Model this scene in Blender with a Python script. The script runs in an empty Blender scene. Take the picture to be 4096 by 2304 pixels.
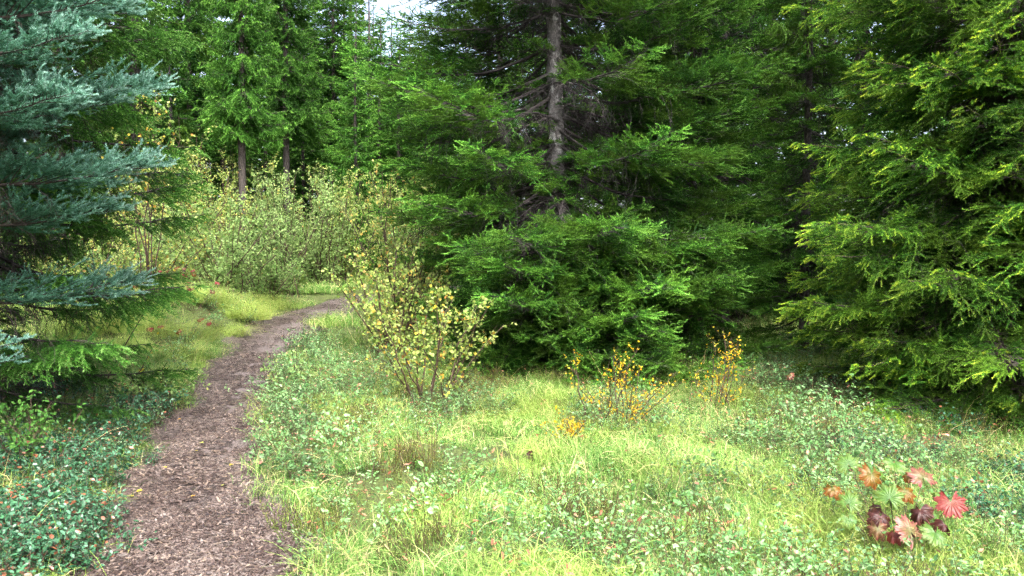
import bpy, math, numpy as np
from mathutils import Vector
R = math.radians
rng = np.random.default_rng(7)
SC = bpy.context.scene
COL = SC.collection

# ------------------------------------------------------------------ camera, sky, sun, exposure
cd = bpy.data.cameras.new('camera'); cam = bpy.data.objects.new('camera', cd); COL.objects.link(cam)
cam.location = (0, 0, 1.6); cam.rotation_euler = (R(90 - 1.87), 0, 0)
cd.lens = 28; cd.sensor_width = 36; cd.clip_start = 0.05; cd.clip_end = 800
SC.camera = cam
W = bpy.data.worlds.new('World'); SC.world = W; W.use_nodes = True
nt = W.node_tree; nt.nodes.clear()
sky = nt.nodes.new('ShaderNodeTexSky'); sky.sky_type = 'NISHITA'; sky.sun_disc = False
SUN_EL, SUN_AZ = 50, 167          # azimuth measured clockwise from +Y
sky.sun_elevation = R(SUN_EL); sky.sun_rotation = R(SUN_AZ)
sky.air_density = 1.0; sky.dust_density = 6.0; sky.ozone_density = 1.0
hs = nt.nodes.new('ShaderNodeHueSaturation'); hs.inputs['Saturation'].default_value = 0.75
bg = nt.nodes.new('ShaderNodeBackground'); bg.inputs['Strength'].default_value = 0.15
wo = nt.nodes.new('ShaderNodeOutputWorld')
nt.links.new(sky.outputs[0], hs.inputs['Color']); nt.links.new(hs.outputs[0], bg.inputs['Color']); nt.links.new(bg.outputs[0], wo.inputs['Surface'])
sd = bpy.data.lights.new('sun', 'SUN'); sun = bpy.data.objects.new('sun', sd); COL.objects.link(sun)
sd.energy = 1.5; sd.angle = R(40); sd.color = (1.0, 0.985, 0.96)
_e, _a = R(SUN_EL), R(SUN_AZ)
sv = Vector((math.sin(_a)*math.cos(_e), math.cos(_a)*math.cos(_e), math.sin(_e)))
sun.rotation_euler = sv.to_track_quat('Z', 'Y').to_euler(); sun.location = (0, 0, 30)
vs = SC.view_settings; vs.view_transform = 'Standard'; vs.look = 'None'; vs.gamma = 1; vs.use_curve_mapping = False
vs.exposure = 2.2
cy = SC.cycles
cy.max_bounces = 3; cy.diffuse_bounces = 2; cy.glossy_bounces = 1; cy.transmission_bounces = 2; cy.transparent_max_bounces = 4
cy.use_adaptive_sampling = True; cy.adaptive_threshold = .075; cy.adaptive_min_samples = 20; cy.debug_use_spatial_splits = True; cy.use_denoising = True; cy.denoiser = 'OPENIMAGEDENOISE'; cy.denoising_input_passes = 'RGB_ALBEDO_NORMAL'; cy.denoising_prefilter = 'NONE'
cy.caustics_reflective = False; cy.caustics_refractive = False

# ------------------------------------------------------------------ numeric helpers
def nrm(a): return a / (np.linalg.norm(a, axis=-1, keepdims=True) + 1e-9)
def sm(a, b, x): t = np.clip((x - a) / (b - a), 0, 1); return t*t*(3 - 2*t)
_nr = np.random.default_rng(99); _ndir = _nr.uniform(0, 6.283, 14); _nph = _nr.uniform(0, 6.283, 14); _nfr = _nr.uniform(.7, 1.5, 14)
def noise(x, y, s=1.0, k=0):          # smooth pseudo noise about -1..1, feature size about s metres
    o = 0
    for i in range(7):
        j = (i + k*3) % 14
        o = o + np.sin((x*np.cos(_ndir[j]) + y*np.sin(_ndir[j]))*_nfr[j]*4.2/s + _nph[j] + k*1.7)
    return o / 3.2
PATH = np.array([(-.6, .5), (-1.15, 2.4), (-1.58, 3.85), (-1.74, 4.23), (-2.2, 5.31), (-2.65, 6.75), (-3.12, 8.7), (-3.45, 10.1), (-3.8, 11.9), (-4.03, 14.35), (-3.98, 16.4), (-3.7, 18.3), (-2.6, 20.6), (-.4, 22.6), (2.5, 23.6), (7, 24)])
def resample(P, n):
    for _ in range(2):
        Q = P.copy(); Q[1:-1] = .25*P[:-2] + .5*P[1:-1] + .25*P[2:]; P = Q if _ else P
    d = np.r_[0, np.cumsum(np.linalg.norm(np.diff(P, axis=0), axis=1))]
    s = np.linspace(0, d[-1], n)
    return np.stack([np.interp(s, d, P[:, i]) for i in range(P.shape[1])], 1)
PC = resample(PATH, 260)
def dpath(x, y):                      # signed distance: negative left of the path
    x = np.atleast_1d(x); y = np.atleast_1d(y); out = np.empty(len(x))
    for s in range(0, len(x), 4000):
        dx = x[s:s+4000, None] - PC[None, :, 0]; dy = y[s:s+4000, None] - PC[None, :, 1]
        d = np.hypot(dx, dy); i = d.argmin(1); r = np.arange(len(i))
        j = np.minimum(i + 1, len(PC) - 1); k = np.maximum(i - 1, 0); t = PC[j] - PC[k]
        out[s:s+4000] = d[r, i]*np.sign(t[:, 1]*dx[r, i] - t[:, 0]*dy[r, i])
    return out
def hw(x, y): return .53 - .13*sm(9, 16, y) + .05*noise(x, y, .9, 2) + .025*noise(x, y, .3, 3)      # half width of the path
def gbase(x, y):
    t = np.maximum(y - 7, 0)
    z = .045*np.minimum(t, 14)**1.15 + .03*np.maximum(t - 14, 0)
    return z + .62*np.exp(-((x + 5.5)/.95)**2 - ((y - 12.6)/2.2)**2)
def ground_z(x, y, d=None):
    x = np.asarray(x, float); y = np.asarray(y, float)
    if d is None: d = dpath(x.ravel(), y.ravel()).reshape(x.shape)
    off = sm(.5, 1.1, np.abs(d))
    return gbase(x, y) + off*(.06 + .05*noise(x, y, 1.1) + .025*noise(x, y, .4, 1)) - .03*(1 - off)
def gz(x, y): return float(ground_z(np.array([x]), np.array([y]))[0])

# ------------------------------------------------------------------ mesh helpers
def mk_mesh(name, V, F, mats, mi=None, tone=None, smooth=False):
    me = bpy.data.meshes.new(name); V = np.ascontiguousarray(V, np.float32).reshape(-1, 3); F = np.ascontiguousarray(F, np.int32).reshape(-1, 3)
    me.vertices.add(len(V)); me.vertices.foreach_set('co', V.ravel())
    me.loops.add(F.size); me.loops.foreach_set('vertex_index', F.ravel())
    me.polygons.add(len(F)); me.polygons.foreach_set('loop_start', np.arange(0, F.size, 3, dtype=np.int32))
    for m in (mats if isinstance(mats, (list, tuple)) else [mats]): me.materials.append(m)
    if mi is not None: me.polygons.foreach_set('material_index', np.ascontiguousarray(mi, np.int32))
    me.polygons.foreach_set('use_smooth', np.full(len(F), smooth))
    if tone is not None:
        a = me.attributes.new('tone', 'FLOAT', 'FACE'); a.data.foreach_set('value', np.ascontiguousarray(tone, np.float32))
    me.update(calc_edges=True); return me
def obj(name, me, parent=None, loc=None, rot=None, scale=None):
    o = bpy.data.objects.new(name, me); COL.objects.link(o)
    if parent is not None: o.parent = parent
    if loc is not None: o.location = loc
    if rot is not None: o.rotation_euler = rot
    if scale is not None: o.scale = (scale,)*3 if np.isscalar(scale) else scale
    return o
def tag(o, label, cat=None, group=None, kind=None):
    if label: o['label'] = label
    if cat: o['category'] = cat
    if group: o['group'] = group
    if kind: o['kind'] = kind
    return o
def empty(name, loc, label, cat, group=None):
    o = bpy.data.objects.new(name, None); COL.objects.link(o); o.location = loc; o.empty_display_size = .1
    return tag(o, label, cat, group)
class Buf:
    def __init__(s): s.V = []; s.F = []; s.M = []; s.T = []; s.n = 0
    def add(s, V, F, m=0, tone=.5):
        V = np.asarray(V).reshape(-1, 3); F = np.asarray(F).reshape(-1, 3)
        s.V.append(V); s.F.append(F + s.n); s.n += len(V); s.M.append(np.full(len(F), m)); s.T.append(np.broadcast_to(np.asarray(tone, float), (len(F),)).copy())
    def mesh(s, name, mats, smooth=False): return mk_mesh(name, np.concatenate(s.V), np.concatenate(s.F), mats, np.concatenate(s.M), np.concatenate(s.T), smooth)
def frames(T):
    ref = np.zeros_like(T); ref[..., 2] = 1; ref[np.abs(T[..., 2]) > .95] = (1, 0, 0)
    u = nrm(np.cross(T, ref)); return u, np.cross(u, T)
def tangents(P): return nrm(np.gradient(P, axis=1))
def tubes(P, rad, sides=3, twist=0):
    n, k, _ = P.shape; T = tangents(P); u, v = frames(T)
    a = np.arange(sides)*2*np.pi/sides + twist
    rad = np.broadcast_to(rad, (n, k))
    V = P[:, :, None] + rad[:, :, None, None]*(u[:, :, None]*np.cos(a)[:, None] + v[:, :, None]*np.sin(a)[:, None])
    i = np.arange(n)[:, None, None]*k*sides; j = np.arange(k - 1)[None, :, None]*sides; s = np.arange(sides)[None, None]; s2 = (s + 1) % sides
    A = i + j + s; B = i + j + s2; C = A + sides; D = B + sides
    F = np.stack([np.stack([A, B, D], -1), np.stack([A, D, C], -1)], -2)
    return V.reshape(-1, 3), F.reshape(-1, 3)
def along(P, s):                      # P (n,k,3), s (n,m) in 0..1 -> points, tangents
    n, k, _ = P.shape; f = s*(k - 1); i = np.clip(f.astype(int), 0, k - 2); w = (f - i)[..., None]; r = np.arange(n)[:, None]
    return P[r, i]*(1 - w) + P[r, i + 1]*w, nrm(P[r, i + 1] - P[r, i])
def needles(rg, P, m, ln, wd, up=.25, spread=58, s0=0., s1=1.):
    n = len(P); s = np.sort(rg.uniform(s0, s1, (n, m)), 1); p, t = along(P, s); u, v = frames(t)
    ph = rg.uniform(0, 2*np.pi, (n, m)); a = np.radians(spread)*(1 - .45*s**3)*rg.uniform(.75, 1.15, (n, m))
    rad = u*np.cos(ph)[..., None] + v*np.sin(ph)[..., None]
    d = t*np.cos(a)[..., None] + rad*np.sin(a)[..., None]; d[..., 2] += up*np.abs(np.sin(a)); d = nrm(d)
    w = nrm(np.cross(d, rg.normal(size=d.shape)))*(wd/2); l = ln*rg.uniform(.75, 1.15, (n, m))*(1 - .25*s**4)
    V = np.stack([p - w, p + w, p + d*l[..., None]], -2).reshape(-1, 3)
    return V, np.arange(len(V)).reshape(-1, 3), s.ravel()

# ------------------------------------------------------------------ materials
def new_mat(name):
    m = bpy.data.materials.new(name); m.use_nodes = True; t = m.node_tree; t.nodes.clear(); return m, t
def N(t, typ, **kw):
    n = t.nodes.new(typ)
    for k, v in kw.items():
        if k.startswith('i_'):
            k2 = k[2:]; n.inputs[int(k2) if k2.isdigit() else k2].default_value = v
        else: setattr(n, k, v)
    return n
def ramp(t, fac, stops, interp='LINEAR'):
    r = N(t, 'ShaderNodeValToRGB'); e = r.color_ramp.elements; r.color_ramp.interpolation = interp
    while len(e) < len(stops): e.new(.5)
    for x, (p, c) in zip(e, stops): x.position = p; x.color = (*c, 1)
    t.links.new(fac, r.inputs[0]); return r.outputs[0]
def mixc(t, fac, a, b, mode='MIX'):
    n = N(t, 'ShaderNodeMix', data_type='RGBA', blend_type=mode)
    for sock, v in ((n.inputs[0], fac), (n.inputs[6], a), (n.inputs[7], b)):
        if isinstance(v, (int, float)): sock.default_value = v
        elif isinstance(v, tuple): sock.default_value = (*v, 1)
        else: t.links.new(v, sock)
    return n.outputs[2]
def tnoise(t, scale, detail=3, coord='Object', rough=.55):
    c = N(t, 'ShaderNodeTexCoord'); n = N(t, 'ShaderNodeTexNoise'); n.inputs['Scale'].default_value = scale; n.inputs['Detail'].default_value = detail; n.inputs['Roughness'].default_value = rough
    if coord == 'World':
        g = N(t, 'ShaderNodeNewGeometry'); t.links.new(g.outputs['Position'], n.inputs['Vector'])
    else: t.links.new(c.outputs[coord], n.inputs['Vector'])
    return n.outputs[0]
def foliage_mat(name, stops, rough=.4, trans=.25, vary=.35, patch=None, patch_scale=1.5, spec=.2, dead=None, dead_share=.0):
    m, t = new_mat(name)
    a = N(t, 'ShaderNodeAttribute', attribute_name='tone')
    c = ramp(t, a.outputs['Fac'], stops)
    if patch:
        f = ramp(t, tnoise(t, patch_scale, 2, 'World'), [(.42, (0, 0, 0)), (.62, (1, 1, 1))]); c = mixc(t, f, c, mixc(t, .55, c, patch))
    oi = N(t, 'ShaderNodeObjectInfo')
    if dead:
        f = ramp(t, oi.outputs['Random'], [(1 - dead_share - .01, (0, 0, 0)), (1 - dead_share, (1, 1, 1))]); c = mixc(t, f, c, dead)
    b = N(t, 'ShaderNodeMapRange', i_3=1 - vary, i_4=1 + vary); t.links.new(oi.outputs['Random'], b.inputs[0])
    h = N(t, 'ShaderNodeHueSaturation'); t.links.new(c, h.inputs['Color']); t.links.new(b.outputs[0], h.inputs['Value'])
    p = N(t, 'ShaderNodeBsdfPrincipled'); p.inputs['Roughness'].default_value = rough; p.inputs['Specular IOR Level'].default_value = spec
    t.links.new(h.outputs[0], p.inputs['Base Color']); o = N(t, 'ShaderNodeOutputMaterial')
    if trans:
        tr = N(t, 'ShaderNodeBsdfTranslucent'); t.links.new(h.outputs[0], tr.inputs['Color']); x = N(t, 'ShaderNodeMixShader', i_0=trans)
        t.links.new(p.outputs[0], x.inputs[1]); t.links.new(tr.outputs[0], x.inputs[2]); t.links.new(x.outputs[0], o.inputs[0])
    else: t.links.new(p.outputs[0], o.inputs[0])
    return m
def bark_mat(name, dark, light, lichen, share=.6, scale=14, bump=.5):
    m, t = new_mat(name)
    n1 = tnoise(t, scale, 5, 'Object', .65); c = ramp(t, n1, [(.3, dark), (.7, light)])
    n2 = tnoise(t, scale*.33, 4, 'Object', .7); f = ramp(t, n2, [(share, (0, 0, 0)), (share + .09, (.85, .85, .85))]); c = mixc(t, f, c, lichen)
    p = N(t, 'ShaderNodeBsdfPrincipled'); p.inputs['Roughness'].default_value = .7; t.links.new(c, p.inputs['Base Color'])
    b = N(t, 'ShaderNodeBump', i_Strength=bump, i_Distance=.02); t.links.new(tnoise(t, scale*3, 4), b.inputs['Height']); t.links.new(b.outputs[0], p.inputs['Normal'])
    o = N(t, 'ShaderNodeOutputMaterial'); t.links.new(p.outputs[0], o.inputs[0]); return m
M = {}
M['needle_main'] = foliage_mat('needle_main', [(0, (.008, .032, .007)), (.3, (.034, .125, .015)), (.65, (.125, .33, .034)), (1, (.22, .47, .085))], .55, .12, .35, (.09, .17, .014), 2.2)  # low ramp end darkened as painted shade inside the crown, high end new growth
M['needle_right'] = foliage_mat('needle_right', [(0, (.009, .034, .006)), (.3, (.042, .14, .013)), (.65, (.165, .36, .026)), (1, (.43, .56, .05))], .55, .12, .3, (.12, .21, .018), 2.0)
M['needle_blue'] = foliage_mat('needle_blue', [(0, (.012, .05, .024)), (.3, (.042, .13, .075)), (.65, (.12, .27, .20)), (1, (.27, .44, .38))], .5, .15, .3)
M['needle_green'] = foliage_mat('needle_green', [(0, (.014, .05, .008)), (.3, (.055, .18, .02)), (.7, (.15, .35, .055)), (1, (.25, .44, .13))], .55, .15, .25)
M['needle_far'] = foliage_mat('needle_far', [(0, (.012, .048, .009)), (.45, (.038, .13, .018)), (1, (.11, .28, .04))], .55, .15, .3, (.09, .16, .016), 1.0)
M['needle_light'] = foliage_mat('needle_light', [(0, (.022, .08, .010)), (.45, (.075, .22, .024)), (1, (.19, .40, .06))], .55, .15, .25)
M['twig'] = bark_mat('twig', (.010, .008, .008), (.030, .025, .025), (.15, .15, .145), .63, 9, .3)
M['twig_dark'] = bark_mat('twig_dark', (.012, .008, .007), (.032, .022, .018), (.09, .085, .08), .68, 9, .3)
M['bark'] = bark_mat('bark', (.034, .031, .032), (.115, .11, .114), (.32, .33, .33), .55, 16, .8)
M['bark_dark'] = bark_mat('bark_dark', (.02, .016, .014), (.065, .052, .046), (.2, .2, .185), .66, 16, .8)
M['stem'] = bark_mat('stem', (.035, .02, .013), (.085, .05, .032), (.16, .13, .1), .7, 20, .2)
M['birch_leaf'] = foliage_mat('birch_leaf', [(0, (.14, .23, .045)), (.4, (.25, .34, .08)), (.66, (.36, .42, .13)), (.8, (.48, .42, .05)), (.92, (.55, .34, .06)), (1, (.42, .20, .06))], .3, .35, .15)
M['thicket_leaf'] = foliage_mat('thicket_leaf', [(0, (.11, .22, .035)), (.45, (.23, .35, .075)), (.75, (.38, .45, .14)), (.9, (.52, .40, .08)), (1, (.46, .26, .09))], .35, .35, .15)
M['willow_leaf'] = foliage_mat('willow_leaf', [(0, (.10, .20, .05)), (.5, (.21, .34, .10)), (.9, (.32, .43, .16)), (1, (.46, .38, .12))], .35, .35, .15)
M['green_leaf'] = foliage_mat('green_leaf', [(0, (.05, .16, .03)), (.6, (.10, .27, .05)), (1, (.2, .36, .08))], .32, .3, .25)
M['yellow_leaf'] = foliage_mat('yellow_leaf', [(0, (.30, .34, .05)), (.3, (.56, .42, .02)), (.8, (.66, .38, .012)), (1, (.5, .16, .03))], .35, .35, .1)
M['shrub_leaf'] = foliage_mat('shrub_leaf', [(0, (.06, .17, .045)), (.5, (.13, .28, .09)), (.86, (.22, .37, .16)), (.9, (.36, .16, .10)), (1, (.40, .21, .14))], .36, .25, .35, None, 1, .45)
M['shrub_dark'] = foliage_mat('shrub_dark', [(0, (.022, .085, .035)), (.5, (.052, .15, .07)), (.88, (.10, .23, .135)), (.92, (.22, .07, .04)), (1, (.26, .12, .06))], .24, .2, .3, None, 1, .6)  # bluish-dark leaves, colour lowered further to stand in for edge shade
M['grass'] = foliage_mat('grass', [(0, (.040, .135, .03)), (.5, (.145, .30, .06)), (.8, (.26, .41, .115)), (.88, (.36, .47, .14)), (1, (.54, .47, .24))], .5, .22, .3, (.27, .36, .06), .8)
M['grass_tall'] = foliage_mat('grass_tall', [(0, (.20, .33, .06)), (.5, (.36, .48, .11)), (.88, (.50, .55, .18)), (1, (.58, .48, .22))], .42, .35, .25)
M['straw'] = foliage_mat('straw', [(0, (.42, .34, .13)), (1, (.55, .42, .22))], .5, .2, .25)
M['heath'] = foliage_mat('heath', [(0, (.06, .14, .02)), (.6, (.14, .26, .03)), (1, (.26, .33, .05))], .5, .2, .3, (.24, .20, .05), 1.2)
M['dead_leaf'] = foliage_mat('dead_leaf', [(0, (.20, .07, .035)), (.5, (.36, .15, .09)), (1, (.48, .26, .19))], .45, .2, .3)

# ------------------------------------------------------------------ leaves and scatter
def leaf_template(rows, fold=.18, curl=.12, serr=0):      # rows of (t, halfwidth); unit length along +Y, normal +Z
    V = []; F = []
    for t, w in rows: V += [(-w, t, fold*w - curl*t*t), (0, t, -curl*t*t), (w, t, fold*w - curl*t*t)]
    for i in range(len(rows) - 1):
        a = 3*i; b = a + 3; z0 = rows[i][1] == 0; z1 = rows[i+1][1] == 0
        for l, r in ((0, 1), (1, 2)):
            if not z0: F.append((a+l, a+r, b+r) if not (z1) else (a+l, a+r, b+1))
            if not z1: F.append((a+l, b+r, b+l) if not z0 else (a+1, b+r, b+l))
    return np.array(V, float), np.array(F, int)
LEAF_ROUND = leaf_template([(0, 0), (.18, .33), (.45, .43), (.75, .27), (1, 0)])
LEAF_OVAL = leaf_template([(0, 0), (.3, .26), (.65, .28), (1, 0)])
LEAF_SMALL = leaf_template([(0, 0), (.5, .38), (1, 0)])
LEAF_LONG = leaf_template([(0, 0), (.35, .17), (.7, .14), (1, 0)], curl=.25)
def leaves(tpl, pos, dirs, nor, size, tone):
    V, F = tpl; y = nrm(dirs); x = nrm(np.cross(y, nor)); z = np.cross(x, y)
    W_ = pos[:, None] + size[:, None, None]*(V[None, :, :1]*x[:, None] + V[None, :, 1:2]*y[:, None] + V[None, :, 2:]*z[:, None])
    FF = F[None] + (np.arange(len(pos))*len(V))[:, None, None]
    return W_.reshape(-1, 3), FF.reshape(-1, 3), np.repeat(tone, len(F))
def patch_mesh(name, src, seed, n, rad, smin=.75, smax=1.3, tilt=.15, flat=False):      # several small plants joined into one patch of ground cover
    rg = np.random.default_rng(seed); data = []
    for me in src:
        V = np.empty(len(me.vertices)*3, np.float32); me.vertices.foreach_get('co', V); Fv = np.empty(len(me.polygons)*3, np.int32); me.loops.foreach_get('vertex_index', Fv)
        mi = np.empty(len(me.polygons), np.int32); me.polygons.foreach_get('material_index', mi); tn = np.full(len(me.polygons), -1, np.float32)
        if 'tone' in me.attributes: me.attributes['tone'].data.foreach_get('value', tn)
        data.append((V.reshape(-1, 3), Fv.reshape(-1, 3), mi, tn))
    Vs, Fs, Ms, Ts, c = [], [], [], [], 0
    for k in range(n):
        V, Fv, mi, tn = data[rg.integers(len(data))]; a = rg.uniform(0, 6.283); r = rad*math.sqrt(rg.random()); b = rg.uniform(0, 6.283); s_ = rg.uniform(smin, smax); tx, ty = rg.normal(0, tilt, 2)
        V = V*s_; V = np.stack([V[:, 0] + V[:, 2]*ty, V[:, 1] - V[:, 2]*tx, V[:, 2] - V[:, 0]*ty + V[:, 1]*tx], 1)
        Vs.append(np.stack([V[:, 0]*math.cos(a) - V[:, 1]*math.sin(a) + r*math.cos(b), V[:, 0]*math.sin(a) + V[:, 1]*math.cos(a) + r*math.sin(b), V[:, 2] + (rg.uniform(0, .007) if flat else 0)], 1))
        Fs.append(Fv + c); c += len(V); Ms.append(mi); Ts.append(np.full(len(tn), rg.random()) if flat else np.where(tn < .85, np.clip(tn + rg.normal(0, .1), 0, .84), tn))
    return mk_mesh(name, np.concatenate(Vs), np.concatenate(Fs), list(src[0].materials), np.concatenate(Ms), np.concatenate(Ts))
def scatter(name, pos, rot, scl, idx, variants, parent=None):
    me = bpy.data.meshes.new(name); n = len(pos); me.vertices.add(n); me.vertices.foreach_set('co', np.ascontiguousarray(pos, np.float32).ravel())
    for nm, ty, v in (('rot', 'FLOAT_VECTOR', rot), ('scl', 'FLOAT', scl), ('vid', 'INT', idx)):
        a = me.attributes.new(nm, ty, 'POINT'); a.data.foreach_set('vector' if ty == 'FLOAT_VECTOR' else 'value', np.ascontiguousarray(v, np.int32 if ty == 'INT' else np.float32).ravel())
    o = obj(name, me, parent)
    g = bpy.data.node_groups.new(name + '_scatter', 'GeometryNodeTree')
    g.interface.new_socket('Geometry', in_out='INPUT', socket_type='NodeSocketGeometry'); g.interface.new_socket('Geometry', in_out='OUTPUT', socket_type='NodeSocketGeometry')
    gi = g.nodes.new('NodeGroupInput'); go = g.nodes.new('NodeGroupOutput'); ip = g.nodes.new('GeometryNodeInstanceOnPoints'); jn = g.nodes.new('GeometryNodeJoinGeometry')
    for vm in variants:
        so = bpy.data.objects.new('src', vm); oi = g.nodes.new('GeometryNodeObjectInfo'); oi.inputs['Object'].default_value = so; oi.inputs['As Instance'].default_value = False
        ti = g.nodes.new('GeometryNodeGeometryToInstance'); g.links.new(oi.outputs['Geometry'], ti.inputs[0]); g.links.new(ti.outputs[0], jn.inputs[0])
    def at(nm, ty):
        a = g.nodes.new('GeometryNodeInputNamedAttribute'); a.data_type = ty; a.inputs['Name'].default_value = nm; return a.outputs[0]
    g.links.new(gi.outputs[0], ip.inputs['Points']); g.links.new(jn.outputs[0], ip.inputs['Instance']); ip.inputs['Pick Instance'].default_value = True
    g.links.new(at('vid', 'INT'), ip.inputs['Instance Index'])
    er = g.nodes.new('FunctionNodeEulerToRotation'); g.links.new(at('rot', 'FLOAT_VECTOR'), er.inputs[0]); g.links.new(er.outputs[0], ip.inputs['Rotation'])
    g.links.new(at('scl', 'FLOAT'), ip.inputs['Scale']); g.links.new(ip.outputs[0], go.inputs[0])
    md = o.modifiers.new('scatter', 'NODES'); md.node_group = g
    return o

# ------------------------------------------------------------------ ground and path
def ground_mat():
    m, t = new_mat('forest_floor'); la = N(t, 'ShaderNodeAttribute', attribute_name='tone'); n = tnoise(t, 1.3, 5, 'Object', .7); c = ramp(t, n, [(.3, (.035, .05, .012)), (.5, (.09, .13, .02)), (.7, (.07, .05, .025))])
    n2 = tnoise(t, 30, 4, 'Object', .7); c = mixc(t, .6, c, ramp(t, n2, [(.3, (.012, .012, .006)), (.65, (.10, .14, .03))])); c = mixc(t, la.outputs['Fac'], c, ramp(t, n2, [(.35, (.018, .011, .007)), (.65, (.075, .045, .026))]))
    p = N(t, 'ShaderNodeBsdfPrincipled'); p.inputs['Roughness'].default_value = .85; t.links.new(c, p.inputs['Base Color'])
    b = N(t, 'ShaderNodeBump', i_Strength=.8, i_Distance=.03); t.links.new(n2, b.inputs['Height']); t.links.new(b.outputs[0], p.inputs['Normal'])
    o = N(t, 'ShaderNodeOutputMaterial'); t.links.new(p.outputs[0], o.inputs[0]); return m
def path_mat():
    m, t = new_mat('wood_chip_path'); tr_ = N(t, 'ShaderNodeAttribute', attribute_name='tone'); n = tnoise(t, 60, 5, 'Object', .75); c = ramp(t, n, [(.32, (.022, .014, .011)), (.5, (.08, .057, .048)), (.68, (.17, .135, .12))])
    n2 = tnoise(t, 1.6, 3); c = mixc(t, ramp(t, n2, [(.45, (0, 0, 0)), (.65, (.6, .6, .6))]), c, (.115, .095, .097)); c = mixc(t, tr_.outputs['Fac'], c, ramp(t, tnoise(t, 110, 4, 'Object', .7), [(.35, (.11, .085, .078)), (.65, (.25, .21, .20))]))
    p = N(t, 'ShaderNodeBsdfPrincipled'); p.inputs['Roughness'].default_value = .6; t.links.new(c, p.inputs['Base Color'])
    b = N(t, 'ShaderNodeBump', i_Strength=1., i_Distance=.02); t.links.new(n, b.inputs['Height']); t.links.new(b.outputs[0], p.inputs['Normal'])
    o = N(t, 'ShaderNodeOutputMaterial'); t.links.new(p.outputs[0], o.inputs[0]); return m
gx = np.unique(np.r_[np.linspace(-250, -14, 24), np.linspace(-14, 14, 190), np.linspace(14, 250, 24)])
gy = np.unique(np.r_[np.linspace(-120, -2, 12), np.linspace(-2, 30, 220), np.linspace(30, 300, 24)])
X, Y = np.meshgrid(gx, gy); Z = ground_z(X, Y)
i, j = np.meshgrid(np.arange(len(gy) - 1), np.arange(len(gx) - 1), indexing='ij'); A = i*len(gx) + j; B_ = A + 1; C_ = A + len(gx); D_ = C_ + 1
F = np.concatenate([np.stack([A, B_, D_], -1).reshape(-1, 3), np.stack([A, D_, C_], -1).reshape(-1, 3)])
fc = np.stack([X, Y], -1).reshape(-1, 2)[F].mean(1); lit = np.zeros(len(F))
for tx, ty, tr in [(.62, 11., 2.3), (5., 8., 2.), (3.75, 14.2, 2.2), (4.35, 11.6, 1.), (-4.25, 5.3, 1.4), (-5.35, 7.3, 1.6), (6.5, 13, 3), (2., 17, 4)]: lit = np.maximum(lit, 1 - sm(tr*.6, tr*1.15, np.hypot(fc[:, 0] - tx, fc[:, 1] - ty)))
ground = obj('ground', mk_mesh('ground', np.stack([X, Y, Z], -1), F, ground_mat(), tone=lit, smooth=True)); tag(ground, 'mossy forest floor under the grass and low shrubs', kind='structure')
T = nrm(np.gradient(PC, axis=0)); Nn = np.stack([T[:, 1], -T[:, 0]], 1); ds = np.linspace(-.78, .78, 15)
PX = PC[:, None, 0] + Nn[:, None, 0]*ds; PY = PC[:, None, 1] + Nn[:, None, 1]*ds
PZ = gbase(PX, PY) + .012 + .012*noise(PX, PY, .5, 4) - .07*sm(.5, .78, np.abs(ds))[None] - .012*(1 - sm(0, .4, np.abs(ds)))[None]
def path_z(x, y): return gbase(x, y) + .012 + .012*noise(x, y, .5, 4)
i, j = np.meshgrid(np.arange(len(PC) - 1), np.arange(14), indexing='ij'); A = i*15 + j
F = np.concatenate([np.stack([A, A + 1, A + 16], -1).reshape(-1, 3), np.stack([A, A + 16, A + 15], -1).reshape(-1, 3)])
wear = (np.exp(-((np.broadcast_to(ds, PX.shape) - .1)/.26)**2)*sm(5.4, 7.2, PY)*.8).ravel()[F].mean(1)
path = obj('path', mk_mesh('path', np.stack([PX, PY, PZ], -1), F, path_mat(), tone=wear, smooth=True)); tag(path, 'winding footpath of brown wood chips through the grass', kind='structure')

def chip_mat():
    m, t = new_mat('wood_chip'); oi = N(t, 'ShaderNodeAttribute', attribute_name='tone')
    c = ramp(t, oi.outputs['Fac'], [(0, (.02, .013, .011)), (.35, (.068, .045, .036)), (.65, (.135, .099, .083)), (.88, (.22, .185, .165)), (1, (.34, .26, .19))])
    c = mixc(t, .3, c, ramp(t, tnoise(t, 40, 3), [(.35, (.012, .008, .007)), (.7, (.16, .13, .125))])); c = mixc(t, ramp(t, tnoise(t, 1.9, 3, 'World'), [(.40, (.75, .75, .75)), (.58, (0, 0, 0))]), c, mixc(t, 1., c, (.52, .47, .46), 'MULTIPLY'))
    p = N(t, 'ShaderNodeBsdfPrincipled'); p.inputs['Roughness'].default_value = .42; t.links.new(c, p.inputs['Base Color'])
    o = N(t, 'ShaderNodeOutputMaterial'); t.links.new(p.outputs[0], o.inputs[0]); return m
M['chip'] = chip_mat()
def chip_mesh(rg, ln, wd, th):
    k = 5; xs = np.linspace(-.5, .5, k)*ln; hw_ = wd/2*np.array([.35, .9, 1, .8, .3])*rg.uniform(.6, 1.2, k); off = rg.normal(0, wd*.12, k); bend = rg.normal(0, th*.8)
    V = []
    for q in range(k):
        zc = bend*(xs[q]/ln*2)**2 + rg.normal(0, th*.15)
        V += [(xs[q], off[q] - hw_[q], zc), (xs[q], off[q] + hw_[q], zc + rg.normal(0, th*.3)), (xs[q], off[q] + hw_[q], zc - th), (xs[q], off[q] - hw_[q], zc - th)]
    F = []
    for q in range(k - 1):
        for s in range(4):
            a = q*4 + s; b = q*4 + (s + 1) % 4; F += [(a, b, b + 4), (a, b + 4, a + 4)]
    F += [(0, 1, 2), (0, 2, 3), (16, 18, 17), (16, 19, 18)]
    return mk_mesh('wood_chip', np.array(V), np.array(F), M['chip'], tone=np.full(len(F), rg.random()))
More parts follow.
